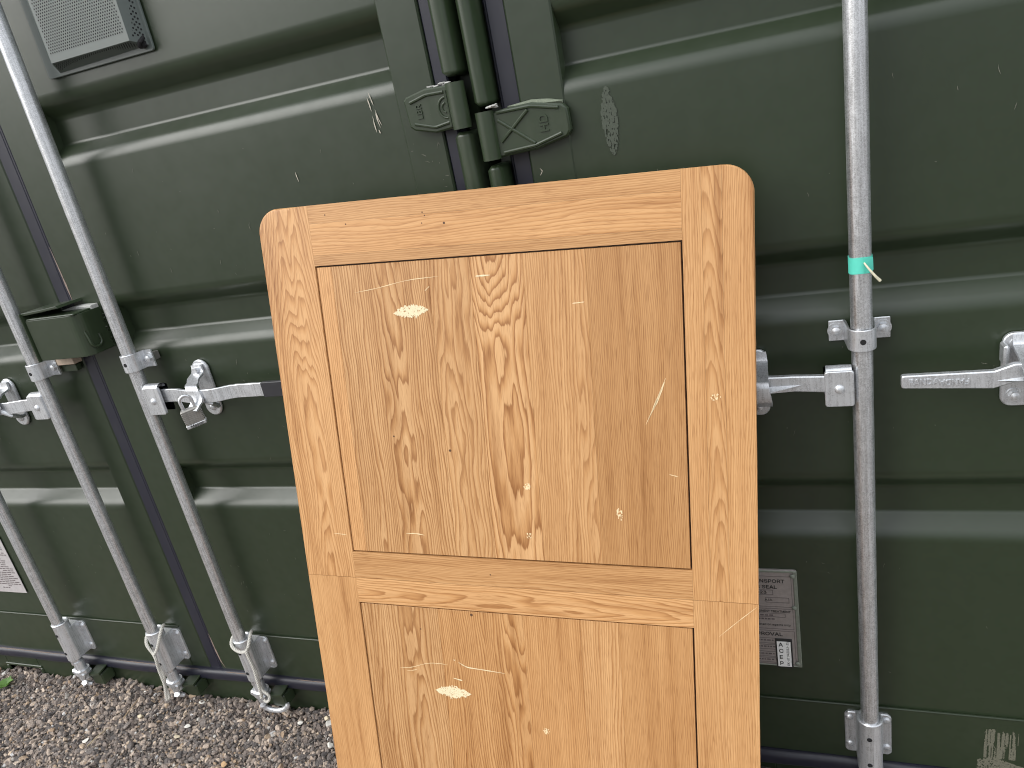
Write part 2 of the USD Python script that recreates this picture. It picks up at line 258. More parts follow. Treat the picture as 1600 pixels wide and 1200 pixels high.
def oak(name, cx, h, slope, freq=190.0, tone=1.0, warm=0.0, turn=0.0, seed=0.0, wob=.020, contrast=1.0, cy=0.0, figure=None):
    """oak with growth rings about an axis that runs along y (turn=90: along x), h below the face, tipped by slope so that arches show."""
    light, mid, dark = np.array((.620, .360, .165)) * tone, np.array((.535, .285, .115)) * tone, np.array((.365, .170, .060)) * tone
    w = np.array((1 + .10 * warm, 1.0, 1 - .15 * warm)); light, mid, dark = light * w, mid * w, dark * w
    contrast *= .70; freq *= 1.15; fy0, fy1, rise = figure or (0.0, 1.0, 0.0)
    dark = mid + (dark - mid) * contrast; light = mid + (light - mid) * contrast
    return look(name, {
        'tc': ('texture_coordinate', {}),
        'turn': ('vector_rotate', {'rotate_type': 'z_axis', 'angle': math.radians(turn), 'center': (0, 0, 0)}),
        'off': ('mapping', {'location': (-cx, -cy, h)}),
        'tip': ('vector_rotate', {'rotate_type': 'euler_xyz', 'rotation': (slope, 0.0, .012 * math.sin(seed * 7.1))}),
        'ns': ('mapping', {'scale': (9.0, 1.9, 9.0), 'location': (seed * 3.7, seed * 1.3, seed)}),
        'n': ('noise_texture', {'scale': 1.0, 'detail': 3.0, 'roughness': .55}),
        'nc': ('vector_math', {'math_type': 'subtract', 'vector2': (.5, .5, .5)}),
        'nm': ('vector_math', {'math_type': 'multiply', 'vector2': (wob, 0.0, wob * 1.5)}),
        'add': ('vector_math', {'math_type': 'add'}),
        'fsep': ('separate_xyz', {}), 'fmap': ('map_range', {'range_type': 'smoothstep', 'from_min': fy0, 'from_max': fy1, 'to_min': 0.0, 'to_max': rise, 'clamp': True}), 'fcom': ('combine_xyz', {}), 'fadd': ('vector_math', {'math_type': 'add'}),
        'flat': ('vector_math', {'math_type': 'multiply', 'vector2': (1.0, 0.0, 1.0)}),
        'len': ('vector_math', {'math_type': 'length'}),
        'fs': ('mapping', {'scale': (26.0, 1.2, 26.0), 'location': (seed * 2.3, 0, seed)}), 'fn': ('noise_texture', {'scale': 1.0, 'detail': 2.0, 'roughness': .5}), 'rg0': ('math', {'math_type': 'multiply_add', 'value2': 5.0}),
        'rg': ('math', {'math_type': 'multiply', 'value2': freq}),
        'ns2': ('mapping', {'scale': (160.0, 14.0, 160.0), 'location': (seed, seed * 2.1, 0)}),
        'n2': ('noise_texture', {'scale': 1.0, 'detail': 3.0, 'roughness': .6}),
        'rg2': ('math', {'math_type': 'multiply_add', 'value2': .55}),
        'fr': ('math', {'math_type': 'fraction'}),
        'ramp': ('rgb_ramp', {'ramp': [(0, tuple(light * .98 + dark * .02)), (.35, tuple(light)), (.62, tuple(mid)), (.86, tuple(dark)), (.93, tuple(dark * .96)), (1.0, tuple(light * .9 + mid * .1))]}),
        'ps': ('mapping', {'scale': (980.0, 30.0, 980.0), 'location': (seed * 5, 0, 0)}),
        'pn': ('noise_texture', {'scale': 1.0, 'detail': 1.0, 'roughness': .5}),
        'pr': ('rgb_ramp', {'ramp': [(0, (.50, .42, .34)), (.33, (.72, .65, .58)), (.43, (.97, .96, .95)), (1, (1.04, 1.04, 1.04))]}),
        'm1': ('mix', {'mix_type': 'multiply', 'fac': .85}),
        'ls': ('mapping', {'scale': (55.0, 2.2, 55.0), 'location': (0, seed * 9.0, 0)}),
        'ln': ('noise_texture', {'scale': 1.0, 'detail': 4.0, 'roughness': .6}),
        'lr': ('rgb_ramp', {'ramp': [(.25, (.66, .57, .49)), (.44, (.95, .93, .91)), (.55, (1, 1, 1)), (.75, (1.12, 1.16, 1.20))]}),
        'm2': ('mix', {'mix_type': 'multiply', 'fac': 1.0}),
        'rr': ('map_range', {'from_min': .3, 'from_max': .7, 'to_min': .36, 'to_max': .50}),
        'bm': ('bump', {'strength': .25, 'distance': .0003}),
        'p': ('principled_bsdf', {'specular_ior_level': .42}),
    }, [('tc.object', 'turn.vector'), ('turn.vector', 'off.vector'), ('off.vector', 'tip.vector'), ('off.vector', 'ns.vector'), ('ns.vector', 'n.vector'), ('n.color', 'nc.vector1'), ('nc.vector', 'nm.vector1'),
        ('tip.vector', 'add.vector1'), ('nm.vector', 'add.vector2'), ('turn.vector', 'fsep.vector'), ('fsep.y', 'fmap.value'), ('fmap.result', 'fcom.z'), ('add.vector', 'fadd.vector1'), ('fcom.vector', 'fadd.vector2'), ('fadd.vector', 'flat.vector1'), ('flat.vector', 'len.vector1'), ('len.value', 'rg.value1'),
        ('off.vector', 'ns2.vector'), ('ns2.vector', 'n2.vector'), ('n2.fac', 'rg2.value1'), ('off.vector', 'fs.vector'), ('fs.vector', 'fn.vector'), ('fn.fac', 'rg0.value1'), ('rg.value', 'rg0.value3'), ('rg0.value', 'rg2.value3'), ('rg2.value', 'fr.value1'), ('fr.value', 'ramp.fac'),
        ('off.vector', 'ps.vector'), ('ps.vector', 'pn.vector'), ('pn.fac', 'pr.fac'), ('ramp.color', 'm1.color1'), ('pr.color', 'm1.color2'),
        ('off.vector', 'ls.vector'), ('ls.vector', 'ln.vector'), ('ln.fac', 'lr.fac'), ('m1.color', 'm2.color1'), ('lr.color', 'm2.color2'), ('m2.color', 'p.base_color'),
        ('ln.fac', 'rr.value'), ('rr.result', 'p.roughness'), ('pn.fac', 'bm.height'), ('bm.normal', 'p.normal')])

# ------------------------------------------------------------------ ground
def ground_z(x, y):
    x, y = np.asarray(x, float), np.asarray(y, float)
    p = np.stack([x * 6, y * 6, 0 * x], -1); q = np.stack([x * 28, y * 28, 0 * x + 3], -1)
    z = (meshkit.noise(p, 3) - .5) * .018 + (meshkit.noise(q, 4) - .5) * .010
    z = z + .034 * np.exp(-((x + 2.18) / .17) ** 2) * np.exp(-(np.minimum(y, 0) / .14) ** 2)
    return z - .010 - .10 * np.clip(-y - .10, 0, .5)
def ground_mesh():
    def axis(a, b, c, d): return np.unique(np.r_[-np.geomspace(1, 60, 26)[::-1] + a + 1, np.arange(a, b, .03), b + np.geomspace(1, 60, 26) - 1])
    xs, ys = axis(-3.4, 1.4, 0, 0), axis(-2.0, .25, 0, 0); X, Y = np.meshgrid(xs, ys); Z = ground_z(X, Y)
    n, m = X.shape; i = np.arange(n * m).reshape(n, m); F = np.stack([i[:-1, :-1], i[:-1, 1:], i[1:, 1:], i[1:, :-1]], -1).reshape(-1, 4)
    return np.stack([X.ravel(), Y.ravel(), Z.ravel()], 1), F
GRAVEL_BED = look('gravel_bed', {'g': ('geometry', {}), 'v': ('voronoi_texture', {'scale': 95.0}), 'n': ('noise_texture', {'scale': 8.0, 'detail': 4.0}), 'sep': ('separate_color', {}),
    'r': ('rgb_ramp', {'ramp': [(0, (.05, .045, .042)), (.5, (.11, .10, .09)), (.85, (.19, .17, .15)), (1, (.38, .35, .31))]}), 'b': ('bump', {'strength': .8, 'distance': .008, 'invert': True}), 'p': ('principled_bsdf', {'roughness': .9})},
    [('g.position', 'v.vector'), ('v.color', 'sep.color'), ('sep.r', 'r.fac'), ('r.color', 'p.base_color'), ('v.distance', 'b.height'), ('b.normal', 'p.normal')])
tag(obj('gravel_ground', ground_mesh(), GRAVEL_BED, smooth=True), kind='structure')

def pebble(seed, sub=1):
    m = trimesh.creation.icosphere(sub, 1.0); V = np.array(m.vertices); r = np.random.default_rng(seed)
    for _ in range(11):
        d = r.normal(size=3); d /= np.linalg.norm(d); k = r.uniform(.45, .80); s = V @ d; V = V - np.maximum(s - k, 0)[:, None] * d
    V *= 1 + .12 * (meshkit.noise(V * 1.6 + seed * 7, seed) - .5)[:, None]
    V *= np.array([1.0, r.uniform(.65, .95), r.uniform(.5, .75)]); m.vertices = V; return m
pi = UsdGeom.PointInstancer.Define(stage, '/World/loose_gravel')
tag(pi.GetPrim(), 'grey brown gravel chippings covering the ground by the doors', 'gravel', kind='stuff')
protos = []
for k in range(16):
    s = [0, 1, 0, 2, 0, 1, 0, 3, 0, 1, 0, 2, 1, 0, 0, 1][k]
    q = UsdGeom.Mesh(obj('pebble', pebble(100 + k, 2 if k % 4 == 0 else 1), STONES[s], pi.GetPrim(), smooth=24)); protos.append(q.GetPath())
pi.CreatePrototypesRel().SetTargets(protos)
def scatter(n, x0, x1, y0, y1, r0, sig, lift):
    x, y = rng.uniform(x0, x1, n), rng.uniform(y0, y1, n); r = np.clip(r0 * np.exp(rng.normal(0, sig, n)), .0022, .016)
    return x, y, ground_z(x, y) + rng.uniform(-.002, lift, n) + r * .25, r
parts = [scatter(38000, -2.95, -.95, -.62, -.004, .0046, .42, .005), scatter(11000, -2.95, -.95, -.62, -.004, .0068, .32, .006), scatter(26000, -3.3, .9, -1.5, -.3, .0072, .35, .006), scatter(5000, -.95, .8, -.35, -.004, .007, .35, .004),
         scatter(500, -2.69, -2.50, -.004, .06, .0055, .4, .006), scatter(1500, -2.9, -1.0, -.03, -.004, .007, .4, .016)]
X, Y, Z, Rr = (np.concatenate([p[i] for p in parts]) for i in range(4))
keep = ~((np.abs(X + .52) < .52) & (Y < -.36) & (Y > -.44)); X, Y, Z, Rr = X[keep], Y[keep], Z[keep], Rr[keep]
n = len(X); q = rng.normal(size=(n, 4)); q[:, 1:3] *= .45; q /= np.linalg.norm(q, axis=1, keepdims=True)
pi.CreatePositionsAttr(Vt.Vec3fArray.FromNumpy(np.c_[X, Y, Z].astype(np.float32)))
pi.CreateProtoIndicesAttr(Vt.IntArray.FromNumpy(rng.choice(16, n, p=np.array([8, 7, 8, 3, 8, 7, 8, 4.2, 8, 7, 8, 3, 7, 8, 8, 7]) / np.sum([8, 7, 8, 3, 8, 7, 8, 4.2, 8, 7, 8, 3, 7, 8, 8, 7])).astype(np.int32)))
pi.CreateScalesAttr(Vt.Vec3fArray.FromNumpy(np.repeat(Rr[:, None], 3, 1).astype(np.float32)))
pi.CreateOrientationsAttr(Vt.QuathArray([Gf.Quath(float(a), float(b), float(c), float(d)) for a, b, c, d in q]))

# ------------------------------------------------------------------ containers
def corrugated(x0, x1, z0, z1, valleys, yo=.0025, depth=.036):
    """pressed steel sheet: horizontal valleys given by their lower edge; 33 mm slope, 60 mm floor, 33 mm slope."""
    P, rad = [(yo, z0)], [0]
    for v in sorted(valleys): P += [(yo, v), (yo + depth, v + .033), (yo + depth, v + .093), (yo, v + .126)]; rad += [.017, .0050, .009, .017]
    P.append((yo, z1)); rad.append(0); P = np.vstack([P[0]] + [fillet([P[i - 1], P[i], P[i + 1]], rad[i], 8)[1:-1] for i in range(1, len(P) - 1)] + [P[-1]]); P = [p for p in P if z0 <= p[1] <= z1]
    Q = [P[0]]
    for p in P[1:]:
        d = p[1] - Q[-1][1]
        if d > .08:
            k = int(d / .05); Q += [tuple(np.array(Q[-1]) * (1 - t) + np.array(p) * t) for t in np.linspace(0, 1, k + 1)[1:-1]]
        Q.append(tuple(p))
    Q = np.array(Q); xs = np.arange(x0, x1 + .02, .03); xs[-1] = x1
    X, I = np.meshgrid(xs, np.arange(len(Q))); Yv, Zv = Q[I, 0], Q[I, 1]
    e = np.minimum(np.minimum((X - x0), (x1 - X)) / .06, 1).clip(0, 1)
    Yv = Yv + e * (meshkit.noise(np.stack([X * 5, Zv * 7, 0 * X], -1), 11) - .5) * .0016
    n, m = X.shape; i = np.arange(n * m).reshape(n, m); F = np.stack([i[:-1, :-1], i[:-1, 1:], i[1:, 1:], i[1:, :-1]], -1).reshape(-1, 4)
    return np.stack([X.ravel(), Yv.ravel(), Zv.ravel()], 1), F
def bump_rod(x, y, z0, z1, r=.017): return cyl((x, y, z0), (x, y, z1), r, 40)

def door(c, x0, x1, sl, sr, dz, groove, top=2.36):
    """one door leaf: sheet, stiles, rails."""
    v = [.706 + .46 * k + dz - (.004 if 0 else 0) for k in (0, 1, 2, 3)]; v[1] = 1.164 + dz; v[2] = 1.624 + dz
    b = .118 + dz
    d = obj('door', corrugated(x0 + sl - .004, x1 - sr + .004, groove - .02, top - .075, v), GREEN, c, smooth=True)
    obj('stile', bx(x0, x0 + sl, 0, .05, b, top, .003), GREEN, d); obj('stile', bx(x1 - sr, x1, 0, .05, b, top, .003), GREEN, d)
    obj('bottom_rail', bx(x0 + sl, x1 - sr, -.0015, .05, b, groove, .002), GREEN, d); obj('top_rail', bx(x0 + sl, x1 - sr, -.001, .05, top - .08, top, .003), GREEN, d)
    obj('weld_lip', tube([(x0 + sl - .01, -.001, groove), ((x0 + x1) / 2, -.0012, groove + .0006), (x1 - sr + .01, -.001, groove)], .0024, 8), GREEN, d)
    obj('inner_lining', bx(x0 + .01, x1 - .01, .052, .058, b, top, .001), DARK, d)
    return d
def shell(c, x0, x1, dz):
    """posts' boxes, header, sill, side walls, roof and far end of a container 2.44 m wide."""
    H = 2.50 + dz
    obj('header', bx(x0, x1, -.005, .12, 2.40 + dz, H, .004), GREEN, c)
    obj('top_seal', bx(x0 + .06, x1 - .06, .0, .04, 2.362 + dz, 2.398 + dz, .004), RUBBER, c)
    for a, b in ((x0, x0 + .006), (x1 - .006, x1)): obj('side_wall', bx(a, b, .16, 6.0, -.10 + dz, H - .02, .001), GREEN, c)
    obj('roof', bx(x0, x1, .12, 6.0, H - .02, H, .003), GREEN, c); obj('far_end', bx(x0, x1, 6.0, 6.03, -.1 + dz, H, .003), GREEN, c)
    obj('floor', bx(x0 + .01, x1 - .01, .13, 6.0, .06 + dz, .09 + dz, .002), DARK, c)
    for a, b in ((x0, x0 + .16), (x1 - .16, x1)): obj('corner_casting', bx(a + .001, b - .001, -.012, .17, H - .118, H + .004, .006), GREEN, c)
def seals(c, x0, x1, z):
    P = np.array([(-.010, z), (-.016, z + .008), (-.016, z + .024), (-.011, z + .033), (-.004, z + .037), (.03, z + .037), (.03, z)])
    L = []
    xs = np.linspace(x0, x1, 60)
    rings = [np.c_[np.full(len(P), x), P[:, 0] + .0015 * math.sin(x * 19) , P[:, 1] + .0012 * math.sin(x * 11 + 1)] for x in xs]; V, F = loft(rings)
    return V, F

def lock_rod(c, x, z0, z1): return obj('lock_rod', bump_rod(x, -.050, z0, z1), GALV, c)
def strap(c, x, z0, z1, pad, ears=(-1, 1)):
    """guide strap round a rod, with bolted ears."""
    r0, r1 = .0175, .0205; o = []
    arc = [(x + r1 * math.cos(t), -.050 - r1 * math.sin(t)) for t in np.linspace(math.pi, 0, 17)]
    ear = .049
    path = [(x - ear, -pad), (x - .0228, -pad)] + [(x - r1, -.046)] + arc[1:-1] + [(x + r1, -.046), (x + .0228, -pad), (x + ear, -pad)]
    path = fillet(path, .003, 3); m = ribbon(path, z1 - z0, .0042); m.apply_translation((0, 0, (z0 + z1) / 2)); b = obj('rod_strap', m, GALV_BRIGHT, c)
    if pad > .01: [obj('pad', bx(x + s * .034 - .007, x + s * .034 + .007, -pad + .003, .0, z0 + .012, z1 - .012, .001), GALV_DULL, b) for s in (-1, 1)]
    for s in (-1, 1): obj('bolt', bolt(x + s * .0375, (z0 + z1) / 2 + .001, -pad - .002, .0095, .0085), GALV_BRIGHT, b)
    obj('grease_hole', cyl((x - .0, -.0728, (z0 + z1) / 2 - .001), (x, -.0718, (z0 + z1) / 2 - .001), .0048, 16), DARK, b)
    return b
def foot(c, x, z0, dz_tube=.152):
    """bearing plate at the rod's foot: ears, tube, bolts; then cam, keeper. z0 is the plate's lower edge."""
    P = np.array([(-.046, 0), (-.040, -.006), (.040, -.006), (.046, 0), (.046, .100), (.039, .108), (-.039, .108), (-.046, .100)]); P = np.array(Polygon(P).buffer(-.006).buffer(.006, quad_segs=4).exterior.coords)[:-1]
    b = obj('bearing_plate', plate(P + [x, z0], 0, -.007), GALV_BRIGHT, c)
    s = cyl((x, -.045, z0 - .004), (x, -.045, z0 + .134), .0245, 28)
    obj('sleeve', [s, bx(x - .0245, x + .0245, -.045, -.004, z0 - .004, z0 + .112, .002)], GALV_BRIGHT, b)
    t = np.linspace(0, 2 * np.pi, 33); obj('rim', tube(np.c_[x + .0225 * np.cos(t), -.045 + .0225 * np.sin(t), np.full(33, z0 + .134)], .0034, 8), GALV_BRIGHT, b)
    for sx in (-1, 1):
        for zz in (z0 + .017, z0 + .093): obj('bolt', rivet(x + sx * .0365, zz, -.0065, .0085), GALV_BRIGHT, b)
    for zz in (z0 + .098, z0 + .026): obj('grease_hole', cyl((x - .003, -.0702, zz), (x - .003, -.069, zz), .005, 14), DARK, b)
    return b
def cam_and_keeper(c, x, z, hook=False):
    """forked cam under the rod, hooked behind the keeper on the sill."""
    k = obj('cam_keeper', [bx(x + .020, x + .070, -.046, .0, z - .050, z - .006, .004), hull([(x + .022, -.052, z - .004), (x + .070, -.052, z + .004), (x + .070, -.0, z + .012), (x + .022, -.0, z + .004), (x + .022, -.052, z - .012), (x + .070, -.052, z - .004)])], GREEN, c)
    obj('cam_keeper', bx(x - .050, x - .022, -.036, .0, z - .040, z + .000, .004), GREEN, c)
    m = [cyl((x, -.050, z - .02), (x, -.050, z + .05), .0165, 24), cyl((x, -.050, z + .002), (x, -.050, z + .016), .0225, 24)]
    m.append(plate(np.array([(-.030, .010), (-.024, .022), (.010, .020), (.022, .004), (.012, -.020), (-.004, -.026), (-.010, -.004)]) + [x, z], -.035, -.068, .004))
    t = np.linspace(math.pi * .95, (2.02 if hook else 1.25) * math.pi, 14); m.append(tube(np.c_[x + .035 + .038 * np.cos(t), np.linspace(-.060, -.044, 14), z - .036 + .022 * np.sin(t)], np.r_[.010, np.full(12, .0075), .0055], 10))
    obj('cam', m, GALV_BRIGHT, c); return k
def hinge_leaf(c, out, barrel, z0, z1, yb=-.004, yf=-.020):
    h = obj('hinge', [plate(out, yb, yf, .003)], GREEN_DARK, c)
    obj('knuckle', [cyl((barrel, -.018, z0), (barrel, -.018, z1), .0175, 28)], GREEN_DARK, h); return h

# ---- the left container
LZ = 0.0
lc = thing('shipping_container', 'dark green shipping container with perforated vent, lock box and roped rods on the left', 'shipping container', (-1.735, 0, 0), 'two containers side by side')
def shift(c, ox):                                                    # parts are modelled in world metres; the thing stands at its base
    for p in c.GetAllChildren(): UsdGeom.Xformable(p).AddTranslateOp().Set(Gf.Vec3d(-ox, 0, 0))
X0, X1, SEAM = -2.955, -.520, -1.705
d1 = door(lc, -2.865, -1.727, .082, .073, 0, .274); d2 = door(lc, -1.683, -.585, .125, .082, 0, .266)
shell(lc, X0, X1, 0)
obj('door_seal', [bx(-1.727, -1.683, .001, .05, .10, 2.36, .002), bx(-1.7215, -1.6885, -.0005, .01, .10, 2.36, .0018)], RUBBER, lc)
obj('door_seal', bx(-.585, -.556, .005, .05, .10, 2.36, .003), RUBBER, lc); obj('door_seal', bx(-2.892, -2.865, .005, .05, .10, 2.36, .003), RUBBER, lc)
obj('bottom_seal', seals(lc, -2.90, -.54, .084), RUBBER, lc, smooth=40)
def sill(c, x0, x1, zt, pockets):
    s = [p for p in [x0] + [v for ab in pockets for v in ab] + [x1]]; m = []
    for a, b in zip(s[::2], s[1::2]): m.append(bx(a, b, .0, .02, zt - .22, zt, .002))
    for a, b in pockets: m.append(bx(a, b, .0, .02, zt - .040, zt, .002))
    o = obj('sill', m, GREEN, c)
    for a, b in pockets:
        obj('fork_pocket', [bx(a - .012, b + .012, -.004, .03, zt - .050, zt - .039, .002), bx(a - .012, a, -.004, .03, zt - .2, zt - .05, .002), bx(b, b + .012, -.004, .03, zt - .2, zt - .05, .002),
                            bx(a, b, .30, .31, zt - .2, zt - .04, .001), bx(a - .004, a, .02, .30, zt - .2, zt - .04, .001), bx(b, b + .004, .02, .30, zt - .2, zt - .04, .001), bx(a, b, .02, .30, zt - .044, zt - .04, .001)], GREEN_DARK, o)
    return o
sill(lc, X0, X1, .083, [(-2.69, -2.53), (-.95, -.79)])
# corner posts with hinge lugs
def post(c, xa, xb, cuts, yf=-.024, wide=0, side=1):
    obj('corner_post', [bx(min(xa, xb) + .002, max(xa, xb) - .002, .052, .16, -.1, 2.42, .003)] , GREEN, c)
    prev = .0; k = []
    for a, b in cuts + [(2.42, 2.43)]:
        k.append(bx(xa, xb, yf, .052, prev, a, .0085)); prev = b
    obj('post_lug', k, GREEN_DARK, c, smooth=60)
post(lc, -.556, -.521, [(.60, .69), (1.520, 1.617)], -.024); post(lc, -2.955, -2.892, [(.60, .69), (1.520, 1.617)], -.024)
def lbr_hinge(z, lettered=True):
    P = np.array([(-.643, 1.592), (-.637, 1.598), (-.596, 1.606), (-.548, 1.604), (-.548, 1.530), (-.590, 1.527), (-.632, 1.538), (-.640, 1.545)]) + [0, z]
    h = hinge_leaf(lc, P, -.536, 1.526 + z, 1.606 + z)
    o = []
    for a in ([(-.630, 1.587), (-.596, 1.595), (-.560, 1.594)], [(-.628, 1.549), (-.588, 1.537), (-.558, 1.541)], [(-.556, 1.596), (-.556, 1.534)]): o.append(tube([(x, -.0205, q + z) for x, q in fillet(a, .004, 4)] if len(a) > 2 else [(x, -.0205, q + z) for x, q in a], .0030, 8))
    t = np.linspace(.5 * math.pi, 1.5 * math.pi, 14); o.append(tube([(-.559 + .016 * math.cos(a), -.0205, 1.567 + z + .018 * math.sin(a)) for a in t], .0022, 8)); o.append(tube([(-.561 + .007 * math.cos(a), -.0205, 1.567 + z + .008 * math.sin(a)) for a in t], .0018, 8))
    obj('rib', o, GREEN_DARK, h); obj('lettering', text('LBR', .0105, -.6095, 1.5555 + z, -.0198, 90, .0024, True), GREEN_DARK, h)
    return h
h1 = lbr_hinge(0); h2 = lbr_hinge(-.925)
def crumbs(x0, x1, z, seed, mat, parent, y=-.012):
    r = np.random.default_rng(seed); o = []
    for k in range(16):
        m = pebble(seed * 31 + k); m.apply_scale(r.uniform(.0025, .0055)); m.apply_scale((1.7, 1, .8)); m.apply_translation((r.uniform(x0, x1), y + r.uniform(-.008, .006), z + r.uniform(-.001, .004))); o.append(m)
    return obj('sealant_lump', o, mat, parent)
tag(crumbs(-.592, -.546, 1.606, 3, GREASE, h1), 'crumbled white sealant on top of the hinge leaf')
# rods
for x in (-2.238, -1.836, -1.505): lock_rod(lc, x, .135, 2.46)
strap(lc, -1.836, 1.120, 1.164, .028); strap(lc, -1.505, 1.122, 1.166, .028); strap(lc, -2.238, 1.120, 1.164, .028)
for x, s in ((-2.238, 0), (-1.836, 0), (-1.505, 0)): foot(lc, x, .158)
for x in (-2.232, -1.834, -1.503): cam_and_keeper(lc, x, .092, x > -1.6)
# handle on the right door: hub, bar, catch, hasp
def hub(c, x0, x1, z0, z1, side):
    a = rrect(x0, x1, z0, z1, .005, 3); h = obj('handle_hub', [plate(a, -.064, -.0715, .0012), plate(a, -.038, -.038, .0012)], GALV_BRIGHT, c)
    xm = (x0 + x1) / 2; t = np.linspace(0, math.pi, 9)
    P = [(-.0552 - .0137 * math.cos(q), z1 - .006 + .0115 * math.sin(q)) for q in t]; Q = [(-.0552 - .0100 * math.cos(q), z1 - .006 + .0080 * math.sin(q)) for q in t][::-1]
    r = np.array(P + Q); V, F = loft([np.c_[np.full(len(r), x0 + .003), r], np.c_[np.full(len(r), x1 - .003), r]]); obj('fold', trimesh.Trimesh(V, F, process=False), GALV_BRIGHT, h)
    obj('rivet', rivet(xm, (z0 + z1) / 2, -.0712, .0085), GALV_BRIGHT, h); return h
hub(lc, -1.487, -1.436, 1.008, 1.080, 1)
def bar(c, pts, zc, w, t=.008, mat=None):
    m = ribbon(fillet(np.array(pts), .02, 5), w, t); m.apply_translation((0, 0, zc)); return m
hb = obj('handle', bar(lc, [(-1.470, -.0535), (-1.40, -.0535), (-1.335, -.074), (-1.268, -.074), (-1.228, -.052), (-1.128, -.052)], 1.052, .033), GALV_BRIGHT, lc)
obj('grip_sleeve', bar(lc, [(-1.140, -.052), (-1.06, -.052), (-.975, -.054)], 1.0515, .0365, .0115), SLEEVE, hb)
def catch(c, x, z0, z1, w, tilt=0.0, bolts=()):
    p = obj('handle_catch', plate(stadium(x, z0, z1, w), 0, -.007, .0015), GALV_BRIGHT, c)
    obj('edge', [plate(stadium(x, z0 - .0008, z1 + .0008, w + .0025), 0, -.0042, .0008)], GALV, p)
    for z in (z1 - w * .5, z0 + w * .5): obj('bolt', rivet(x, z, -.007, .0105), GALV_BRIGHT, p)
    return p
ct = catch(lc, -1.350, .974, 1.120, .046)
def hasp(c, pts, w, mat=None):
    """bent strap hanging from the catch's upper bolt over the handle: list of (y, z) points with x."""
    P = fillet(np.array([(y, z) for x, y, z in pts]), .008, 4); xs = np.interp(np.linspace(0, 1, len(P)), np.linspace(0, 1, len(pts)), [p[0] for p in pts])
    wd = np.interp(np.linspace(0, 1, len(P)), np.linspace(0, 1, len(w)), w); T = np.gradient(P, axis=0); N = np.c_[-T[:, 1], T[:, 0]]; N /= np.linalg.norm(N, axis=1, keepdims=True)
    rings = []
    for p, nn, x, q in zip(P, N, xs, wd):
        a, b = p - nn * .0026, p + nn * .0026; rings.append(np.array([(x - q / 2, *a), (x + q / 2, *a), (x + q / 2, *b), (x - q / 2, *b)]))
    V, F = loft(rings); k = 4 * (len(rings) - 1); F = np.vstack([F, [(0, 2, 1), (0, 3, 2), (k, k + 1, k + 2), (k, k + 2, k + 3)]])
    m = trimesh.Trimesh(V, F, process=False); trimesh.repair.fix_normals(m); return m
obj('hasp', [hasp(lc, [(-1.352, -.011, 1.110), (-1.350, -.013, 1.092), (-1.338, -.050, 1.082), (-1.322, -.079, 1.076), (-1.316, -.0795, 1.058), (-1.312, -.085, 1.040), (-1.318, -.104, 1.026)], [.030, .036, .034, .036, .036, .034, .030]), cyl((-1.352, -.008, 1.097), (-1.352, -.024, 1.097), .0085, 16), tube([(-1.312, -.080, 1.048), (-1.29, -.066, 1.030), (-1.300, -.040, 1.012), (-1.330, -.012, 1.006)], .006, 10)], GALV_BRIGHT, ct)
# handle on the left door (grip to the left)
hub(lc, -1.893, -1.842, 1.012, 1.080, -1)
obj('handle', bar(lc, [(-1.850, -.0535), (-1.92, -.0535), (-1.985, -.072), (-2.05, -.072), (-2.10, -.056), (-2.36, -.058)], 1.050, .033), GALV_BRIGHT, lc)
ct2 = catch(lc, -2.043, .972, 1.112, .046)
obj('hasp', [hasp(lc, [(-2.045, -.011, 1.105), (-2.043, -.013, 1.086), (-2.030, -.050, 1.080), (-2.010, -.083, 1.074), (-2.006, -.084, 1.054), (-2.012, -.088, 1.036), (-2.03, -.10, 1.020)], [.030, .036, .034, .036, .036, .034, .028]), tube([(-2.0, -.080, 1.046), (-1.98, -.068, 1.028), (-1.99, -.040, 1.012), (-2.02, -.012, 1.004)], .006, 10)], GALV_BRIGHT, ct2)
# lock box over the seam
def lock_box():
    path = fillet([(-1.769, -.072), (-1.603, -.072), (-1.603, .0)], .026, 8); m = ribbon(path, .106, .006); m.apply_translation((0, 0, 1.2275)); b = obj('lock_box', [m, bx(-1.768, -1.604, -.0745, .0, 1.2795, 1.2845, .002)], GREEN, lc)
    path = fillet([(-1.772, .0), (-1.772, -.082), (-1.752, -.082)], .004, 3)
    obj('inner_plate', [bx(-1.778, -1.774, -.080, .0, 1.172, 1.300, .001), plate([(-1.778, 1.293), (-1.778, 1.300), (-1.70, 1.304), (-1.650, 1.308), (-1.646, 1.302), (-1.70, 1.298)], .0, -.074, .001)], GREEN, b)
    t = np.linspace(math.pi, 2 * math.pi, 10); obj('hook', tube(np.vstack([[(-1.604, -.062, 1.236), (-1.600, -.062, 1.222)], np.c_[np.full(10, -1.597), -.046 + .016 * np.cos(t), 1.206 + .014 * np.sin(t)], [(-1.599, -.030, 1.220)]]), .0032, 8), GREEN, b)
    obj('lining', [bx(-1.765, -1.61, -.004, -.001, 1.185, 1.265, .001)], DARK, b)
    obj('wood_packer', bx(-1.782, -1.722, -.032, -.006, 1.146, 1.190, .001), BEIGE, b); obj('lug', bx(-1.790, -1.735, -.020, -.004, 1.124, 1.142, .001), GREEN_DARK, b)
    obj('sealant_lump', [m for m in [plate(np.array(Polygon([(-1.70, 1.284), (-1.615, 1.284), (-1.603, 1.280), (-1.603, 1.288), (-1.66, 1.290)]).buffer(.002).exterior.coords)[:-1], -.0, -.022, .002)]], GREASE, b)
    r = np.random.default_rng(5); o = []
    for k in range(22):
        m = pebble(900 + k); m.apply_scale(r.uniform(.002, .005)); m.apply_translation((-1.596 + r.uniform(-.004, .012), -.002, 1.175 + k * .0048)); o.append(m)
    obj('weld_bead', o, GREEN, b)
lock_box()
